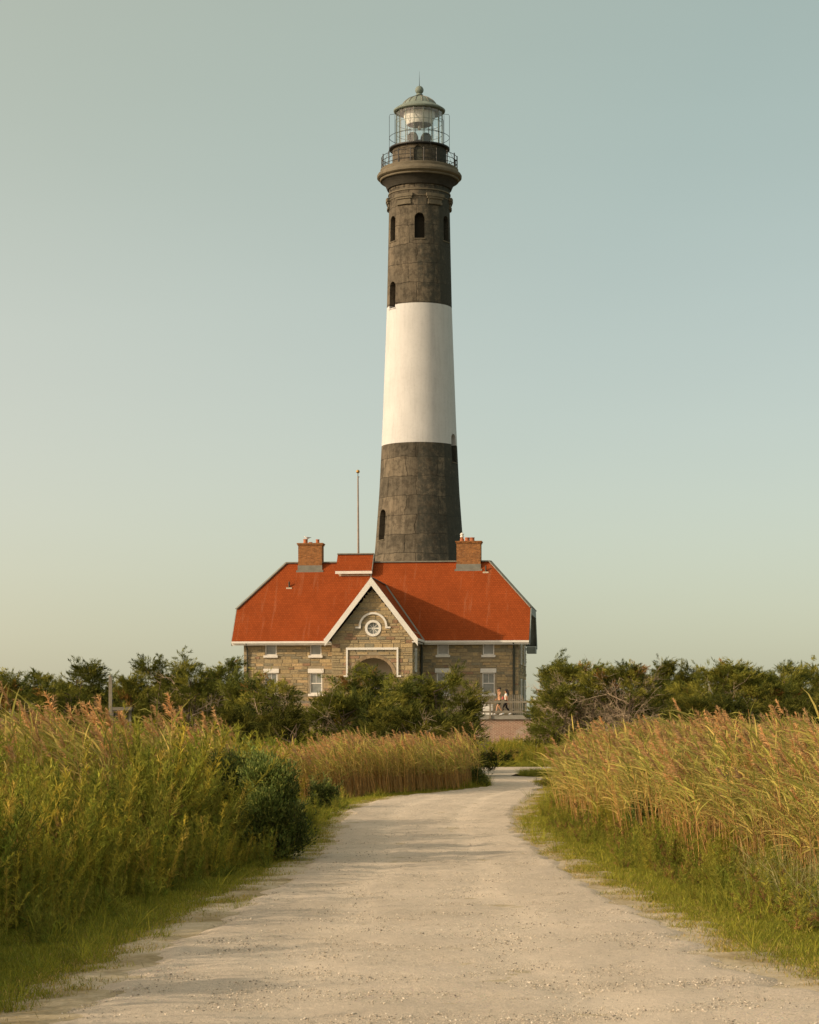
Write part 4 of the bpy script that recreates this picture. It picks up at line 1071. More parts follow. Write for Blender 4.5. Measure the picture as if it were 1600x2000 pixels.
# feathery mugwort and other forbs
def make_forb(hgt, nst, spread, cols, leafL=(0.05, 0.11), leafW=(0.010, 0.02), per=34, lean=(0, 0), feather=True):
    g = VG()
    for k in range(nst):
        a = U(0, 6.28); r = U(0, spread); base = np.array([math.cos(a)*r*0.5, math.sin(a)*r*0.5, 0])
        H = hgt*U(0.65, 1.05); ts = np.linspace(0, 1, 5)
        ox, oy = math.cos(a)*r*0.9+lean[0]+rng.normal(0, 0.06), math.sin(a)*r*0.9+lean[1]+rng.normal(0, 0.06)
        pts = np.stack([base[0]+ox*ts**1.6, base[1]+oy*ts**1.6, H*ts], 1)
        c = np.array(cols[rng.integers(len(cols))])*U(0.8, 1.25)
        g.stem(pts, 0.005, 0.002, c*0.8+np.array([0.05, 0.03, 0.01]))
        for j in range(per):
            t = U(0.10, 1.0)**0.85; p = np.array([np.interp(t, ts, pts[:, q]) for q in range(3)])
            a2 = U(0, 6.28); e = U(0.25, 1.15)+0.25*t
            d = np.array([math.cos(a2)*math.cos(e), math.sin(a2)*math.cos(e), math.sin(e)])
            L = U(*leafL)*(1.75-1.0*t); cc = c*U(0.75, 1.25)
            g.blade(p, d, unit(np.cross(d, rng.normal(0, 1, 3))), L, U(*leafW), U(-0.2, 0.7), cc, 2)
            if feather:
                for _ in range(3):
                    d2 = unit(d+rng.normal(0, 0.5, 3)); g.blade(p+d*L*U(0.1, 0.7), d2, unit(np.cross(d2, rng.normal(0, 1, 3))), L*0.6, U(*leafW)*0.9, 0.2, cc*U(0.85, 1.2), 1)
    return g.build('forb_kind', M['forb'], col=VCOL)
gold = [(0.42, 0.35, 0.055), (0.34, 0.32, 0.05), (0.50, 0.385, 0.085), (0.27, 0.285, 0.045)]
green = [(0.18, 0.22, 0.036), (0.22, 0.245, 0.04), (0.28, 0.27, 0.05)]
dark = [(0.045, 0.065, 0.016), (0.06, 0.075, 0.018)]
brown = [(0.32, 0.19, 0.075), (0.27, 0.155, 0.065), (0.22, 0.18, 0.055)]
FORB = [make_forb(0.85, 11, 0.30, gold, (0.035, 0.08), (0.006, 0.011), 46, lean=(0.06, 0)) for _ in range(3)]+[make_forb(0.75, 9, 0.30, green, (0.04, 0.085), (0.008, 0.014), 36) for _ in range(3)]+[make_forb(0.6, 8, 0.3, brown+green, per=26) for _ in range(2)]+[make_forb(0.38, 7, 0.2, green, per=18) for _ in range(2)]
def forbs(name, pts, kinds, hs, label, cat='plants'):
    n = len(pts); I = np.asarray(kinds)[rng.integers(0, len(kinds), n)]
    ROT = np.stack([rng.normal(0, 0.12, n), rng.normal(0, 0.12, n), rng.uniform(0, 6.28, n)], 1)
    S = np.asarray(hs)*rng.uniform(0.7, 1.2, n)
    return scatter(name, np.stack([pts[:, 0], pts[:, 1], np.full(n, -0.05)], 1), ROT, S, I, FORB, label, cat)
# left bank: mugwort between the verge and the reeds
lf = lambda y: np.interp(y, [10, 13, 15, 17, 19, 22, 25, 28, 32, 36, 44, 50], [-3.7, -3.4, -3.2, -3.0, -2.8, -2.42, -2.0, -1.8, -1.8, -1.75, -1.2, 0.0])
p = fill(3600, -9, -1.4, 9, 36, lambda x, y: (x < lf(y)+0.2*vnoise(x, y, 1.1, 81)) & (x > lb(y)-1.6))
hh = np.clip(0.60+(lf(p[:, 1])-p[:, 0])*0.90, 0.5, 1.38)*np.clip(1+0.42*vnoise(p[:, 0], p[:, 1], 1.3, 82), 0.45, 1.5)
forbs('mugwort_thicket', p, [0, 0, 1, 1, 2, 2, 3, 4, 5, 6], hh, 'feathery yellow-green mugwort crowding the left verge')
p = fill(700, -7, -1.2, 13, 48, lambda x, y: (x < lf(y)+0.32) & (x > lf(y)-0.5))
forbs('low_weeds', p, [8, 9, 5, 4], np.full(len(p), 0.62), 'low green weeds at the foot of the left bank')
# right bank forbs
rf = lambda y: np.interp(y, [10, 14, 17, 20, 23, 26, 30, 34, 38, 44, 50], [4.3, 3.5, 3.02, 2.7, 2.52, 2.38, 2.25, 2.12, 2.25, 2.8, 3.5])
p = fill(2600, 1.9, 8, 12.5, 60, lambda x, y: (x > rf(y)+0.12*vnoise(x, y, 0.9, 83)) & (x < rb(y)+0.6))
hh = np.clip(0.34+(p[:, 0]-rf(p[:, 1]))*0.52, 0.3, 0.74)*(1+0.2*vnoise(p[:, 0], p[:, 1], 1.2, 84))
forbs('wild_shrubs', p, [3, 4, 5, 6, 7, 6, 7, 9, 1], hh, 'low green and rusty weeds along the right verge below the reeds')
# scrub between the cross road and the brick terrace, and under the cedars
p = fill(1800, 0.5, 14, 87, 136, lambda x, y: (x < 0.075*y+2.5) & (rng.random(len(x)) < 0.9))
forbs('roadside_scrub', p, [0, 1, 2, 6, 7, 5], 1.0+0.3*vnoise(p[:, 0], p[:, 1], 5, 85), 'yellowish scrub below the brick terrace wall')
p = fill(5200, -26, 28, 50, 112, lambda x, y: ((x < -0.015*y-1.6) & (y > 51) & (x > -0.2*y-5)) | ((x > 0.065*y+1.0) & (y > 66) & (x < 0.2*y+5)) | ((x > -6) & (x < 0.4) & (y > 66) & (y < 90)))
forbs('cedar_undergrowth', p, [3, 4, 5, 6, 7], 1.75+0.5*vnoise(p[:, 0], p[:, 1], 6, 86), 'dark tangled undergrowth between the cedars')

# verge grass: short tufts, greener near the plants, worn and dry at the road edge
def make_tuft(nb, H, W, cols, spread=0.05, droop=1.0):
    g = VG()
    for k in range(nb):
        a = U(0, 6.28); e = U(0.55, 1.4); d = np.array([math.cos(a)*math.cos(e), math.sin(a)*math.cos(e), math.sin(e)])
        c = np.array(cols[rng.integers(len(cols))])*U(0.75, 1.25)
        g.blade(np.array([rng.normal(0, spread), rng.normal(0, spread), -0.005]), d, unit(np.cross(d, [0, 0, 1])+rng.normal(0, 0.2, 3)), H*U(0.5, 1.1), W, U(0.2, droop), c, 2)
    return g.build('tuft_kind', M['grass'], col=VCOL)
gg = [(0.25, 0.26, 0.036), (0.31, 0.29, 0.042), (0.19, 0.215, 0.034)]; gd = [(0.42, 0.30, 0.10), (0.48, 0.35, 0.13), (0.28, 0.24, 0.06)]
TUFT = [make_tuft(22, 0.065, 0.006, gg, 0.06) for _ in range(3)]+[make_tuft(18, 0.045, 0.005, gd+gg[:1], 0.07) for _ in range(3)]+[make_tuft(26, 0.34, 0.007, gg, 0.05) for _ in range(2)]
def verge(pts, dry, tall, name, label):
    n = len(pts); r_ = rng.random(n)
    I = np.where(r_ < dry, rng.integers(3, 6, n), rng.integers(0, 3, n)); I = np.where(rng.random(n) < tall, rng.integers(6, 8, n), I)
    ROT = np.stack([rng.normal(0, 0.1, n), rng.normal(0, 0.1, n), rng.uniform(0, 6.28, n)], 1)
    return scatter(name, np.stack([pts[:, 0], pts[:, 1], np.full(n, 0.022)], 1), ROT, rng.uniform(0.6, 1.3, n), I, TUFT, label, 'grass')
def patchy(x, y, edge, seed):       # ragged grass edge: dense away from the road, scattered wisps on it
    q = edge+0.22*vnoise(x, y, 1.3, seed)+0.12*vnoise(x, y, 0.45, seed+1)
    return rng.random(len(x)) < np.clip(q/0.22+0.42, 0, 1)
p = fill(130000, -7.5, 2.2, 11, 62, lambda x, y: (x < lx(np.clip(y, 2, 59))+0.30) & (x > lf(y)-0.9) & patchy(x, y, lx(np.clip(y, 2, 59))-x-0.05, 90))
e_ = lx(np.clip(p[:, 1], 2, 59))-p[:, 0]
verge(p, np.clip(0.78-e_*1.2, 0.10, 0.9), 0.006, 'verge_grass', 'short ragged grass along the left edge of the road')
p = fill(130000, 1.6, 8, 11, 64, lambda x, y: (x > rx(np.clip(y, 2, 59))-0.30) & (x < rf(y)+0.9) & patchy(x, y, x-rx(np.clip(y, 2, 59))-0.02, 93))
e_ = p[:, 0]-rx(np.clip(p[:, 1], 2, 59))
verge(p, np.clip(0.85-e_*1.0, 0.15, 0.9), 0.006, 'verge_grass', 'sunlit short grass along the right edge of the road')
p = np.concatenate([fill(5000, 3.3, 16, 69.3, 73.2, lambda x, y: (x > 3.7)), fill(4000, 1.4, 3.0, 56, 84, lambda x, y: x < np.interp(y, [54, 58.6, 66, 80, 84], [1.1, 2.2, 2.15, 1.9, 2.3])), fill(6000, 1.5, 16, 84.6, 92, lambda x, y: y > 84.4+0.1*x)])
verge(p, 0.3, 0.35, 'verge_grass', 'grass strip between the far bend and the cross road')
# pale dune-grass tussock at the right edge
g_ = [(0.34, 0.33, 0.14), (0.42, 0.37, 0.17), (0.27, 0.28, 0.11)]
TUFT2 = [make_tuft(70, 0.75, 0.008, g_, 0.07, 2.2) for _ in range(3)]
p = fill(90, 3.4, 5.6, 16.5, 22.5, lambda x, y: (x > rf(y)+0.15) & (x < rb(y)+0.2))
n = len(p)
scatter('dune_grass', np.stack([p[:, 0], p[:, 1], np.full(n, -0.02)], 1), np.stack([np.zeros(n), np.zeros(n), rng.uniform(0, 6.28, n)], 1), rng.uniform(0.7, 1.15, n), rng.integers(0, 3, n), TUFT2, 'pale arching dune grass beside the road at the right edge', 'grass')

# loose stones on the road
PEB = []
for k in range(5):
    bm = bmesh.new(); bmesh.ops.create_icosphere(bm, subdivisions=1, radius=1.0)
    for v in bm.verts: v.co = Vector((v.co.x*U(0.8, 1.25), v.co.y*U(0.7, 1.1), v.co.z*U(0.45, 0.75)))
    me = bpy.data.meshes.new('pebble_kind'); bm.to_mesh(me); bm.free(); PEB.append(link('pebble_kind', me, M['pebble'], col=VCOL))
def peb(n0, y0, y1, s0, s1, name, label):
    y = 1/rng.uniform(1/y1, 1/y0, n0); x = rng.uniform(-4, 5, n0)
    k = (x > lx(y)-0.1) & (x < rx(y)+0.1) & (rng.random(n0) < np.clip(0.38+0.45*vnoise(x, y, 1.5, 99)+0.25*vnoise(x, y, 0.5, 98), 0.04, 1))
    x, y = x[k], y[k]; n = len(x); u_ = (x-lx(y))/(rx(y)-lx(y)); e_ = np.minimum(u_, 1-u_)
    z = 0.012-0.055+0.10*np.clip(np.clip(e_, 0, 1)*14, 0, 1)**0.7
    s_ = s0*(s1/s0)**(rng.random(n)**3.0)
    scatter(name, np.stack([x, y, z+s_*0.1], 1), rng.uniform(0, 6.28, (n, 3))*np.array([0.08, 0.08, 1]), s_, rng.integers(0, 5, n), PEB, label, 'gravel')
peb(220000, 11, 45, 0.0025, 0.010, 'gravel', 'loose grey and cream pebbles scattered over the road')

# ------------------------------------------------------------------ cedars and bushes
def sprays(P, D, L, W, C, r):
    """one leaf-spray quad per point: long kite shapes along D"""
    n = len(P); D = D/np.linalg.norm(D, axis=1)[:, None]
    s_ = np.cross(D, r.normal(0, 1, (n, 3))); s_ /= np.linalg.norm(s_, axis=1)[:, None]
    a = P; b = P+D*L[:, None]*0.45+s_*W[:, None]/2; c = P+D*L[:, None]; d = P+D*L[:, None]*0.45-s_*W[:, None]/2
    V = np.stack([a, b, c, d], 1).reshape(-1, 3)
    Fc = np.arange(4*n).reshape(n, 4)
    return V, Fc, np.repeat(C, 4, 0)

def cedar(px, topy, D, wpx, shape, label, seed, dens=1.0, tone=0.0, bare=0, lean=0.0, base_w=None, low=0.25):
    r = np.random.default_rng(seed); X = WX(px, D); h = WZ(topy, D); w = wpx*D/F
    root = tag(empty('cedar_tree', (X, D, -0.05)), label, 'tree', 'cedars around the lighthouse')
    tb = MB(); P_, D_, C_ = [], [], []
    # foliage pads: flattened tiers, each a disc of clumps
    K = []
    area = max(w*h, 3.0)
    npad = max(6, int((2.6 if shape != 'umbrella' else 2.9)*area*dens))
    for i in range(npad):
        a = r.uniform(0, 6.28)
        if shape == 'spire':
            t = low+(1-low)*((i+r.random())/npad)**0.9; q = w/2*min(1.0, (1-t)*1.5+0.06)*math.sqrt(r.uniform(0.1, 0.9))
            c = np.array([math.cos(a)*q+lean*t*h, math.sin(a)*q, t*h*0.93]); pr_, th_, up = r.uniform(0.22, 0.42)*(1.15-0.5*t), 0.10, 0.5
        elif shape == 'umbrella':
            qq = math.sqrt(r.random()); q = qq*w/2*0.92; z = h*(0.58+0.36*math.sqrt(max(1-qq*qq, 0)))-abs(r.normal(0, 0.14))*h*0.5
            c = np.array([math.cos(a)*q+lean*z, math.sin(a)*q*0.8, max(z, low*h)]); pr_, th_, up = r.uniform(0.28, 0.52), 0.09, 0.3
        else:
            t = low+(0.95-low)*(i+r.random())/npad; q = w/2*(1.0-0.72*t**1.6)*math.sqrt(r.uniform(0.05, 1))
            c = np.array([math.cos(a)*q+lean*t*h+r.normal(0, 0.08)*w*t, math.sin(a)*q*0.8, t*h]); pr_, th_, up = r.uniform(0.26, 0.55)*(1.1-0.45*t), 0.07, 0.3
        tilt = np.array([math.cos(a), math.sin(a), 0])*r.uniform(-0.05, 0.5); tc = r.random()
        for _ in range(max(4, int(22*pr_))):
            a2 = r.uniform(0, 6.28); q2 = math.sqrt(r.random())*pr_; o_ = np.array([math.cos(a2)*q2, math.sin(a2)*q2, 0])
            o_[2] = o_[0]*tilt[0]+o_[1]*tilt[1]+r.normal(0, th_)
            K.append((c+o_, math.atan2(math.sin(a)*0.6+math.sin(a2), math.cos(a)*0.6+math.cos(a2)), q, tc+r.normal(0, 0.10)))
    up_ = sorted(K, key=lambda q_: -q_[0][2])[:max(10, len(K)//4)]
    for _ in range(int(r.integers(4, 8))):          # slender leaders and side shoots breaking the outline
        c0 = up_[r.integers(len(up_))][0]; a = r.uniform(0, 6.28); dv_ = np.array([math.cos(a)*0.55+lean*2, math.sin(a)*0.4, r.uniform(0.5, 1.2)]); L_ = r.uniform(0.3, 0.75)
        for i in range(4): K.append((c0+dv_*L_*(i+1)/4-np.array([0, 0, 0.15]), a, 0.0, r.random()))
    stems = 1 if shape == 'spire' else int(r.integers(2, 5))
    tops = []
    for k in range(stems):
        a = r.uniform(0, 6.28); sp = 0.0 if stems == 1 else w*0.22
        pts = [(r.normal(0, 0.03)+0.08*k-0.08, r.normal(0, 0.05), 0)]
        for i in range(1, 6):
            t = i/5; pts.append((math.cos(a)*sp*t**1.3+lean*t*h*0.8+r.normal(0, 0.05), math.sin(a)*sp*t+r.normal(0, 0.05), t*h*0.86))
        r0 = 0.035+0.018*h/ (1 if stems == 1 else 1.4)
        tb.tube(pts, [r0*(1-0.85*i/5) for i in range(6)], 6); tops.append(np.array(pts))
    for (c, a, rad_, tcl) in K:
        st = tops[r.integers(len(tops))]; zz = max(c[2]-0.35-rad_*0.45, 0.15*h)
        p0 = np.array([np.interp(zz, st[:, 2], st[:, j]) for j in range(3)])
        if r.random() < 0.15:
            mid = (p0+c)/2+np.array([0, 0, -0.06])+r.normal(0, 0.06, 3)
            tb.tube([p0, mid, c], [0.018+0.006*h/3, 0.013, 0.005], 4, cap=False)
        npl = int(r.integers(3, 6))
        base = np.array([0.128, 0.14, 0.026]) if tcl < 0.5 else (np.array([0.225, 0.215, 0.038]) if tcl < 0.78 else np.array([0.075, 0.092, 0.022]))
        if tcl > 0.99 and tone >= 0: base = np.array([0.27, 0.15, 0.04])
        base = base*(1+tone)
        for _ in range(npl):
            ax = np.array([math.cos(a)*0.8+r.normal(0, 0.5), math.sin(a)*0.8+r.normal(0, 0.5), r.uniform(0.1, 1.1) if shape == 'spire' else r.uniform(0.0, 0.75)]); ax /= np.linalg.norm(ax)
            Lp = r.uniform(0.18, 0.46); m = 30
            t = r.random(m); off = r.normal(0, 1, (m, 3))*(0.055*(1.15-t)[:, None])
            P_.append(c+r.normal(0, 0.10, 3)+ax*Lp*t[:, None]+off); D_.append(ax+r.normal(0, 0.26, (m, 3))+np.array([0, 0, 0.15])); C_.append(base*r.uniform(0.72, 1.3, (m, 1)))
    P_ = np.concatenate(P_); D_ = np.concatenate(D_); C_ = np.concatenate(C_); n = len(P_)
    V, Fc, C = sprays(P_, D_, r.uniform(0.10, 0.21, n), r.uniform(0.014, 0.025, n), C_, r)
    # dead twigs and pale bare limbs
    if bare:
        db = MB()
        for k in range(bare):
            st = tops[r.integers(len(tops))]; zz = r.uniform(0.15, 0.6)*h; p = np.array([np.interp(zz, st[:, 2], st[:, j]) for j in range(3)])
            a = r.uniform(PI*0.75, 2.25*PI); q = r.uniform(0.25, 0.62)*w; pts = [p]; d = np.array([math.cos(a), math.sin(a)*0.8, r.uniform(0.15, 0.9)]); d /= np.linalg.norm(d)
            for i in range(5):
                d = d+r.normal(0, 0.22, 3)+np.array([0, 0, 0.05]); d /= np.linalg.norm(d); pts.append(pts[-1]+d*q/5)
            db.tube(pts, [0.030, 0.025, 0.019, 0.013, 0.009, 0.004], 4, cap=False)
            for _ in range(13):
                i = r.integers(1, 6); q0 = pts[i]; dd = d+r.normal(0, 0.7, 3); dd /= np.linalg.norm(dd); l2 = r.uniform(0.2, 0.55)
                q1 = q0+dd*l2*0.5; q2 = q1+(dd+r.normal(0, 0.4, 3))*l2*0.5
                db.tube([q0, q1, q2], [0.009, 0.007, 0.003], 3, cap=False)
                for _ in range(4):
                    e2 = dd+r.normal(0, 0.8, 3); qq = q1 if r.random() < 0.5 else q2; db.tube([qq, qq+e2*r.uniform(0.1, 0.24)], [0.006, 0.002], 3, cap=False)
        tag(db.build('bare_branches', M['deadwood'], root, uv=False), 'pale leafless branches')
    tb.build('trunk', M['bark'], root, uv=False)
    build_np('crown', V, Fc, M['cedar'], root, C)
    return root
M['deadwood'] = plain('bare_branch_wood', (0.42, 0.33, 0.23), 0.3, 4, 0.95, 0.1)
CED = [
 (22, 1318, 84, 95, 'wind', 'dark cedar cut by the left edge of the photo', 0, 0.1, 0),
 (72, 1309, 88, 85, 'spire', 'pointed dark cedar second from the left edge', 0, 0, 0),
 (118, 1332, 80, 95, 'wind', 'low rusty cedar left of the leaning signpost', 0, 0.1, 2),
 (178, 1297, 82, 120, 'wind', 'broad layered cedar just left of the wooden post', 0, -0.1, 0),
 (256, 1312, 84, 90, 'spire', 'rounded cedar just right of the wooden post', 0, 0.05, 0),
 (304, 1284, 88, 90, 'wind', 'tallest cedar of the left row with a layered top', 0.02, 0, 0),
 (362, 1294, 84, 105, 'wind', 'forked cedar with a pale bare trunk left of the house', 0.02, 0.1, 6),
 (420, 1290, 86, 110, 'wind', 'open cedar with slanting tufted branches near the house corner', 0.05, 0.1, 3),
 (462, 1322, 78, 90, 'spire', 'small cedar before the left corner of the house', 0, 0.1, 0),
 (528, 1327, 74, 130, 'wind', 'spiky cedar before the left lower window', 0.02, 0.1, 3),
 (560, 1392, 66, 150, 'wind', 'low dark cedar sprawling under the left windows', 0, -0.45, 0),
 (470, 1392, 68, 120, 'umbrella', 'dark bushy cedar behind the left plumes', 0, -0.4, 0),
 (645, 1352, 72, 130, 'wind', 'arching cedar below the second lower window', 0, 0.05, 2),
 (722, 1306, 76, 135, 'wind', 'tall cedar covering the porch arch', 0, 0.05, 0),
 (690, 1362, 68, 190, 'umbrella', 'wide cedar in front of the porch', 0, -0.1, 3),
 (800, 1338, 74, 150, 'wind', 'olive cedar before the right corner of the porch', 0, 0.1, 2),
 (852, 1322, 74, 70, 'wind', 'cedar with a tall pale bare trunk right of the porch', 0.02, 0.1, 6),
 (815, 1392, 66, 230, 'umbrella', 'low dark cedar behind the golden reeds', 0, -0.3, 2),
 (912, 1362, 70, 100, 'wind', 'dark cedar with branches reaching right over the road bend', 0.02, -0.25, 5),
 (1078, 1292, 102, 85, 'spire', 'pointed cedar just right of the house', 0, 0.05, 3),
 (1088, 1338, 94, 90, 'wind', 'tangled cedar with a long bare branch beside the house', 0, 0.1, 7),
 (1140, 1293, 96, 150, 'umbrella', 'flat-topped cedar full of bare grey twigs', 0, 0.15, 30),
 (1225, 1291, 94, 170, 'umbrella', 'wide umbrella cedar with a thick slanting limb', 0, 0.1, 34),
 (1300, 1290, 108, 110, 'spire', 'dark spiky cedar behind the umbrella cedars', 0, -0.2, 0),
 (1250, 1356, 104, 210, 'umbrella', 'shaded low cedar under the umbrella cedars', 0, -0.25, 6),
 (1345, 1306, 104, 90, 'spire', 'thin-topped cedar left of the domed cedar', 0, -0.1, 0),
 (1432, 1298, 86, 205, 'umbrella', 'large domed olive cedar in the right thicket', 0, 0.15, 14),
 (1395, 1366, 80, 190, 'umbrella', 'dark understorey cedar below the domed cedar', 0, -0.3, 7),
 (1508, 1308, 92, 110, 'wind', 'broken-topped cedar right of the domed cedar', 0, 0, 4),
 (1558, 1298, 90, 110, 'wind', 'twin-tufted cedar near the right edge of the photo', 0, 0.1, 5),
 (1610, 1302, 94, 110, 'wind', 'cedar cut by the right edge of the photo', 0, 0, 2),
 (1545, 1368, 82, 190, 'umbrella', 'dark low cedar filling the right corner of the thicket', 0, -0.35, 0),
 (45, 1346, 104, 210, 'umbrella', 'shadowed cedar mass behind the two leftmost cedars', 0, -0.1, 0),
 (150, 1343, 106, 210, 'umbrella', 'low cedar filling the gap behind the layered cedar', 0, -0.05, 0),
 (255, 1345, 108, 190, 'umbrella', 'low cedar filling the gap behind the wooden post', 0, -0.05, 3),
 (345, 1338, 106, 200, 'umbrella', 'bushy cedar behind the forked cedar', 0, 0, 3),
 (440, 1346, 100, 150, 'umbrella', 'bushy cedar at the foot of the house corner', 0, 0, 0),
 (1125, 1352, 106, 150, 'umbrella', 'thicket cedar at the left end of the right-hand trees', 0, -0.1, 9),
 (1590, 1342, 106, 190, 'umbrella', 'low cedar filling the gap at the right edge', 0, 0, 0),
 (-60, 1325, 86, 130, 'spire', 'cedar standing just outside the left edge', 0, 0, 0),
]
for i, (px, ty, D, wp, shp, lab, ln, tone, bare) in enumerate(CED):
    cedar(px, ty, D, wp*(1.22 if shp != 'umbrella' else 1.08), shp, lab, 300+i, 0.50 if bare > 20 else (0.8 if tone < -0.2 else 1.0), tone, bare, ln, low=0.12 if shp != 'umbrella' else 0.30)

# broad-leaved dark bushes beside the road
def bush(px, base_y, w, h, label, seed, tone=1.0, n=9000, name='bayberry_bush', cat='bush'):
    r = np.random.default_rng(seed); x, d = G(px, base_y)
    root = tag(empty(name, (x, d, -0.03)), label, cat)
    lob = [(np.array([r.uniform(-0.32, 0.32)*w, r.uniform(-0.3, 0.3)*w, h*r.uniform(0.06, 0.86)**1.1]), r.uniform(0.08, 0.24)*w, r.uniform(0.6, 1.7)) for _ in range(44)]
    lob = [(c*np.array([1.25-0.55*c[2]/h, 1.2-0.5*c[2]/h, 1]), q, tt) for c, q, tt in lob]
    P_ = []
    for k in range(n):
        c, rr_, tt = lob[r.integers(len(lob))]; v = r.normal(0, 1, 3); v /= np.linalg.norm(v)
        p = c+v*rr_*r.uniform(0.45, 1.0)
        if p[2] > 0.03: P_.append(np.concatenate([p, v, [tt]]))
    for _ in range(60):                                   # stray shoots
        c, rr_, tt = lob[r.integers(len(lob))]; a_ = r.uniform(0, 6.28); d_ = np.array([math.cos(a_)*0.7, math.sin(a_)*0.7, r.uniform(0.3, 1.3)]); L_ = rr_+r.uniform(0.06, 0.24)
        for q_ in range(22):
            p = c+d_*L_*q_/22+r.normal(0, 0.012, 3)
            if p[2] > 0.03: P_.append(np.concatenate([p, d_*0.5+r.normal(0, 0.5, 3), [tt*1.25]]))
    A_ = np.array(P_); P_, N_, TT = A_[:, :3], A_[:, 3:6], A_[:, 6:]; n = len(P_)
    C_ = np.where(r.random((n, 1)) < 0.25, np.array([[0.12, 0.13, 0.03]]), np.array([[0.065, 0.088, 0.02]]))*tone*TT*r.uniform(0.65, 1.35, (n, 1))
    V, Fc, C = sprays(P_, N_*0.6+np.array([0, 0, 0.7])+r.normal(0, 0.4, (n, 3)), r.uniform(0.035, 0.07, n), r.uniform(0.013, 0.022, n), C_, r)
    tb = MB()
    for c, rr_, tt in lob:
        tb.tube([(r.normal(0, 0.04), r.normal(0, 0.04), 0), c*0.5+r.normal(0, 0.03, 3), c], [0.014, 0.010, 0.004], 5, cap=False)
    tb.build('stems', M['bark'], root, uv=False); build_np('foliage', V, Fc, M['bay'], root, C)
    return root
bush(536, 1684, 1.0, 1.42, 'dense dark green bayberry bush bulging over the left verge', 1, 1.35, 22000)
bush(470, 1668, 0.95, 1.55, 'dark bush partly hidden in the reeds left of the bayberry', 2, 1.5, 16000)
bush(300, 1690, 0.6, 1.0, 'shaded dark bush deep in the mugwort', 5, 0.8, 6000)
bush(632, 1582, 0.7, 0.62, 'small dark shrub at the foot of the golden reeds', 3, 1.1, 8000)
bush(925, 1538, 0.9, 0.62, 'little dark shrub at the tip of the golden reeds', 6, 0.9, 4000)
bush(1257, 1648, 0.5, 0.72, 'small dark cedar seedling among the right-hand reed stems', 4, 1.5, 6000, 'cedar_seedling', 'bush')

# bushes just beyond the left edge: their shadows lie across the foreground road
for k_, (bx_, by_, bw_, bh_) in enumerate(((-4.4, 10.4, 1.2, 1.75), (-4.3, 12.4, 1.0, 1.7), (-4.6, 14.3, 1.2, 1.8))):
    o = bush(0, 1800, bw_, bh_, ('tall bayberry nearest the camera outside the left edge', 'second tall bayberry outside the left edge', 'third tall bayberry outside the left edge')[k_], 20+k_, 1.2, 9000)
    o.location = (bx_, by_, -0.03)

# ------------------------------------------------------------------ wooden post and information board left
M['oldwood'] = plain('dark_weathered_wood', (0.15, 0.135, 0.105), 0.3, 3, 0.9, 0.1, bump=0.3)
px_, D_ = 216, 72.0
wp_ = tag(empty('wooden_post', (WX(px_, D_), D_, -0.3)), 'tall grey wooden post standing among the left cedars', 'post')
MB().box(-0.055, 0.055, -0.055, 0.055, 0, WZ(1322, D_)+0.3).build('pole', M['wood'], wp_)
MB().tube([(0.0, 0, WZ(1322, D_)+0.31), (0, 0, WZ(1322, D_)+0.36)], [0.075, 0.02], 4).build('cap', M['wood'], wp_)
ib = tag(empty('wooden_shelter', (WX(238, 73), 73.0, 0)), 'low grey wooden shelter roof behind the left reeds', 'shelter')
zt_ = WZ(1381, 73)
MB().prism([(-0.40, -0.3, zt_-0.10), (0.36, -0.3, zt_-0.10), (0.36, 0.0, zt_), (-0.40, 0.0, zt_)], (0, 0.02, -0.05)).build('roof', M['oldwood'], ib)
MB().prism([(-0.40, 0.31, zt_-0.10), (0.36, 0.31, zt_-0.10), (0.36, 0.01, zt_), (-0.40, 0.01, zt_)], (0, -0.02, -0.05)).build('roof', M['oldwood'], ib)
for x in (-0.32, 0.28): MB().box(x-0.04, x+0.04, -0.04, 0.04, -0.1, zt_-0.1).build('leg', M['wood'], ib)
MB().box(-0.27, 0.23, -0.02, 0.02, zt_-0.75, zt_-0.2).build('board', M['pipe'], ib)

# ------------------------------------------------------------------ gull on the left chimney
gp = HC+Vector((math.cos(HA)*(cu1-0.30)+math.sin(HA)*RV, -math.sin(HA)*(cu1-0.30)+math.cos(HA)*RV, cw1+0.47))
gull = tag(empty('seagull', gp, 0), 'white gull perched on the left chimney pot', 'bird')
M['gull'] = plain('gull_white', (0.78, 0.77, 0.74), 0.05, 5, 0.8, 0.2); M['gullgrey'] = plain('gull_grey', (0.26, 0.27, 0.28), 0.1, 5, 0.8, 0.2)
b = MB().tube([(-0.20, 0, 0.17), (-0.165, 0, 0.185), (-0.13, 0, 0.175), (-0.09, 0, 0.14), (-0.02, 0, 0.10), (0.08, 0, 0.09), (0.18, 0, 0.10), (0.26, 0, 0.105)], [0.008, 0.034, 0.040, 0.045, 0.075, 0.072, 0.035, 0.008], 10).build('body', M['gull'], gull, smooth=True)
for s in (1, -1):
    MB().tube([(-0.05, s*0.055, 0.13), (0.06, s*0.068, 0.12), (0.18, s*0.045, 0.12), (0.33, s*0.02, 0.125)], [0.02, 0.045, 0.03, 0.006], 6).build('wing', M['gullgrey'], gull, smooth=True)
    MB().tube([(0.02, s*0.03, 0.05), (0.01, s*0.03, 0.0), (-0.03, s*0.03, 0.0)], 0.007, 5).build('leg', M['gold'], gull)
MB().tube([(-0.20, 0, 0.17), (-0.25, 0, 0.158)], [0.012, 0.003], 6).build('beak', M['gold'], gull)

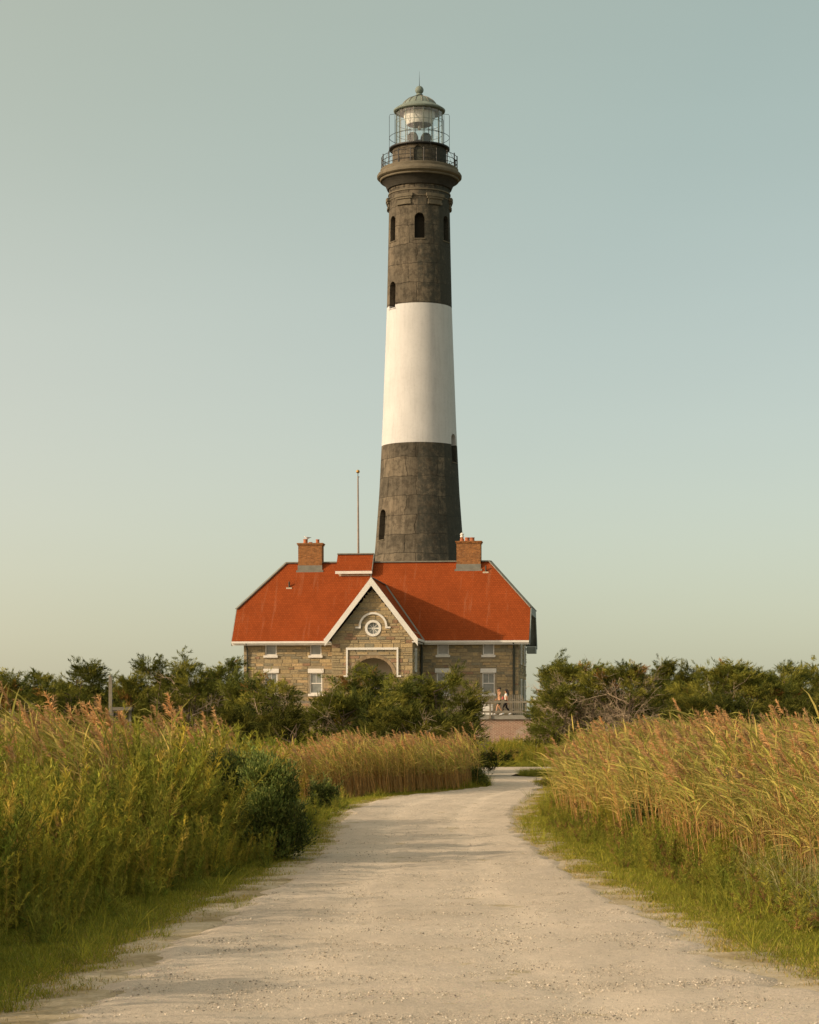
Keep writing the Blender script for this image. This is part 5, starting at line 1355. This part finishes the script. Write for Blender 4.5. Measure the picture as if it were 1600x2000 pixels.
# ------------------------------------------------------------------ two walkers on the terrace
def skin(name, J, E, mat, parent, root=0, sub=1):
    me = bpy.data.meshes.new(name); keys = list(J)
    me.from_pydata([J[k][0] for k in keys], [(keys.index(a), keys.index(b)) for a, b in E], [])
    o = link(name, me, mat, parent)
    o.modifiers.new('s', 'SKIN')
    lay = me.skin_vertices[0].data if len(me.skin_vertices) else None
    if lay is not None:
        for i, k in enumerate(keys):
            rr_ = J[k][1]; lay[i].radius = rr_ if hasattr(rr_, '__len__') else (rr_, rr_)
            lay[i].use_root = (i == root)
    m = o.modifiers.new('d', 'SUBSURF'); m.levels = sub; m.render_levels = sub
    bpy.context.view_layer.update()
    nm = bpy.data.meshes.new_from_object(o.evaluated_get(bpy.context.evaluated_depsgraph_get()))
    o.modifiers.clear(); o.data = nm; bpy.data.meshes.remove(me)
    nm.polygons.foreach_set('use_smooth', [True]*len(nm.polygons))
    if mat and len(nm.materials) == 0: nm.materials.append(mat)
    return o
M['skin'] = plain('sunlit_skin', (0.50, 0.27, 0.155), 0.08, 4, 0.6, 0.3)
M['shorts'] = plain('dark_green_shorts', (0.05, 0.06, 0.04), 0.2, 6, 0.9, 0.1)
M['black'] = plain('black_trousers', (0.016, 0.015, 0.016), 0.2, 6, 0.9, 0.1)
M['tee'] = plain('white_tee', (0.74, 0.71, 0.68), 0.06, 6, 0.9, 0.1)
M['pink'] = plain('pink_cloth', (0.55, 0.13, 0.12), 0.12, 6, 0.9, 0.1)
M['hair'] = plain('dark_hair', (0.028, 0.02, 0.016), 0.25, 9, 0.6, 0.3)
M['shoe'] = plain('white_shoe', (0.75, 0.77, 0.78), 0.06, 6, 0.7, 0.2)
M['lens'] = plain('dark_lens', (0.02, 0.02, 0.02), 0.1, 6, 0.2, 0.5)

def walker(loc, rz, h, label, woman):
    k = h/1.76; pr = tag(empty('person', loc, rz), label, 'person')
    pr.scale = (k, k, k); sw = 0.165 if woman else 0.195; hp = 0.095
    J = {'pelvis': ((0, 0, 0.96), (0.10, 0.145 if woman else 0.135)), 'waist': ((0, 0, 1.12), (0.085, 0.105) if woman else (0.10, 0.125)), 'chest': ((0.01, 0, 1.32), (0.105, 0.13) if woman else (0.12, 0.165)),
         'collar': ((0.0, 0, 1.45), 0.075), 'neck': ((0.015, 0, 1.52), 0.05), 'jaw': ((0.045, 0, 1.57), (0.07, 0.06)), 'head': ((0.035, 0, 1.66), (0.098, 0.075)), 'crown': ((0.025, 0, 1.735), (0.065, 0.055))}
    E = [('pelvis', 'waist'), ('waist', 'chest'), ('chest', 'collar'), ('collar', 'neck'), ('neck', 'jaw'), ('jaw', 'head'), ('head', 'crown')]
    legs = {'l': ((0.20, 0.53), (0.30, 0.085), (0.44, 0.03)), 'r': ((-0.01, 0.51), (-0.27, 0.14), (-0.17, 0.03))}
    for sd, sg in (('l', 1), ('r', -1)):
        kn, an, to = legs[sd]
        J['hip'+sd] = ((0.0, sg*hp, 0.90), 0.092); J['knee'+sd] = ((kn[0], sg*hp, kn[1]), 0.058); J['calf'+sd] = (((kn[0]*0.65+an[0]*0.35)-0.015, sg*hp, kn[1]*0.65+an[1]*0.35), 0.056)
        J['ankle'+sd] = ((an[0], sg*hp, an[1]), 0.036); J['toe'+sd] = ((to[0], sg*hp, to[1]), 0.034)
        E += [('pelvis', 'hip'+sd), ('hip'+sd, 'knee'+sd), ('knee'+sd, 'calf'+sd), ('calf'+sd, 'ankle'+sd), ('ankle'+sd, 'toe'+sd)]
        if woman: arm = ((-0.10, 1.14), (-0.12, 0.90)) if sd == 'l' else ((0.02, 1.13), (0.22, 1.10))
        else: arm = ((0.14, 1.20), (0.17, 1.46)) if sd == 'l' else ((-0.06, 1.16), (0.12, 1.02))
        el, wr = arm; yy = sg*(sw+0.03); wy = sg*(sw-0.06) if (not woman and sd == 'l') else yy
        J['sh'+sd] = ((0.0, sg*sw, 1.42), 0.066 if not woman else 0.055); J['el'+sd] = ((el[0], yy, el[1]), 0.042); J['wr'+sd] = ((wr[0], wy, wr[1]), 0.027)
        dv = Vector((wr[0]-el[0], wy-yy, wr[1]-el[1])).normalized(); pm = Vector((wr[0], wy, wr[1]))+dv*0.07
        J['palm'+sd] = (tuple(pm), (0.020, 0.034)); E += [('collar', 'sh'+sd), ('sh'+sd, 'el'+sd), ('el'+sd, 'wr'+sd), ('wr'+sd, 'palm'+sd)]
        ac = dv.cross(Vector((0, 1, 0))).normalized() if abs(dv.y) < 0.9 else Vector((1, 0, 0))
        for q, (o_, ln) in enumerate(((-0.03, 0.075), (-0.01, 0.09), (0.01, 0.085), (0.03, 0.065))):
            a_ = pm+dv*0.03+ac*o_; b_ = a_+dv*ln*0.55; c_ = b_+dv*ln*0.35+Vector((0, -sg*0.02, 0))
            J[f'f{q}a{sd}'] = (tuple(a_), 0.010); J[f'f{q}b{sd}'] = (tuple(b_), 0.009); J[f'f{q}c{sd}'] = (tuple(c_), 0.007)
            E += [('palm'+sd, f'f{q}a{sd}'), (f'f{q}a{sd}', f'f{q}b{sd}'), (f'f{q}b{sd}', f'f{q}c{sd}')]
        a_ = pm-dv*0.03+ac*0.045; b_ = a_+dv*0.04+ac*0.015
        J['ta'+sd] = (tuple(a_), 0.011); J['tb'+sd] = (tuple(b_), 0.009); E += [('palm'+sd, 'ta'+sd), ('ta'+sd, 'tb'+sd)]
    skin('body', J, E, M['skin'], pr)
    def sub_(keys, grow, name, mat, extra=None):
        J2 = {q: (J[q][0], tuple(x+grow for x in J[q][1]) if hasattr(J[q][1], '__len__') else J[q][1]+grow) for q in keys}
        J2.update(extra or {}); E2 = [(a, b) for a, b in E if a in J2 and b in J2]
        return J2, E2
    mid = lambda a, b, t: tuple(Vector(J[a][0])*(1-t)+Vector(J[b][0])*t)
    if woman:
        J2, E2 = sub_(['pelvis', 'hipl', 'hipr', 'kneel', 'kneer', 'calfl', 'calfr', 'anklel', 'ankler'], 0.012, 't', None); skin('trousers', J2, E2, M['black'], pr)
        J2, E2 = sub_(['waist', 'chest', 'collar', 'shl', 'shr'], 0.018, 't', None)
        J2['hem'] = ((0, 0, 1.0), (0.115, 0.15)); E2.append(('waist', 'hem'))
        for sd in 'lr': J2['sl'+sd] = (mid('sh'+sd, 'el'+sd, 0.55), 0.062); E2.append(('sh'+sd, 'sl'+sd))
        skin('shirt', J2, E2, M['tee'], pr)
        MB().sphere((-0.005, 0, 1.675), 0.118, 14, 10, sq=(1, 0.86, 1)).build('hair', M['hair'], pr, smooth=True)
        MB().tube([(-0.06, 0, 1.68), (-0.10, 0, 1.55), (-0.11, 0, 1.42), (-0.11, 0, 1.28)], [0.085, 0.08, 0.07, 0.02], 10).build('long_hair', M['hair'], pr, smooth=True)
        MB().sphere((0.24, -0.06, 1.16), 0.085, 10, 8, sq=(0.8, 0.9, 1.3)).build('pink_bundle', M['pink'], pr, smooth=True)
    else:
        J2, E2 = sub_(['pelvis', 'hipl', 'hipr'], 0.016, 't', None)
        for sd in 'lr': J2['th'+sd] = (mid('hip'+sd, 'knee'+sd, 0.72), 0.088); E2.append(('hip'+sd, 'th'+sd))
        J2['wb'] = ((0, 0, 1.04), (0.115, 0.14)); E2.append(('pelvis', 'wb')); skin('shorts', J2, E2, M['shorts'], pr)
        MB().sphere((0.01, 0, 1.70), 0.112, 14, 10, sq=(1.05, 0.85, 0.72)).build('hair', M['hair'], pr, smooth=True)
        MB().box(0.118, 0.136, -0.06, 0.06, 1.665, 1.70).build('sunglasses', M['lens'], pr)
    MB().tube([(0.12, 0, 1.655), (0.155, 0, 1.635), (0.13, 0, 1.62)], [0.012, 0.02, 0.012], 6).build('nose', M['skin'], pr, smooth=True)
    for sg in (1, -1):
        MB().sphere((0.115, sg*0.034, 1.668), 0.012, 8, 6).build('eye', M['lens'], pr)
        MB().sphere((0.03, sg*0.078, 1.65), 0.028, 8, 6, sq=(0.7, 0.4, 1.1)).build('ear', M['skin'], pr, smooth=True)
    MB().box(0.112, 0.124, -0.025, 0.025, 1.595, 1.603).build('mouth', M['pink'], pr)
    for sd, sg in (('l', 1), ('r', -1)):
        an, to = legs[sd][1], legs[sd][2]
        tl = (to[0]+0.03, sg*hp, to[1]+0.01)
        MB().tube([(an[0]-0.07, sg*hp, an[1]-0.045), (an[0]-0.02, sg*hp, an[1]-0.03), ((an[0]+to[0])/2, sg*hp, (an[1]+to[1])/2), tl], [0.035, 0.052, 0.046, 0.034], 8).build('shoe', M['shoe'], pr, smooth=True)
    return pr
pz = TZ-0.01
walker((WX(976, 141.2), 141.2, pz), R(180+18), 1.80, 'bare-chested walker in dark shorts with a hand at the chin', False)
walker((WX(989, 141.9), 141.9, pz), R(180-6), 1.70, 'long-haired walker in white tee and black trousers', True)
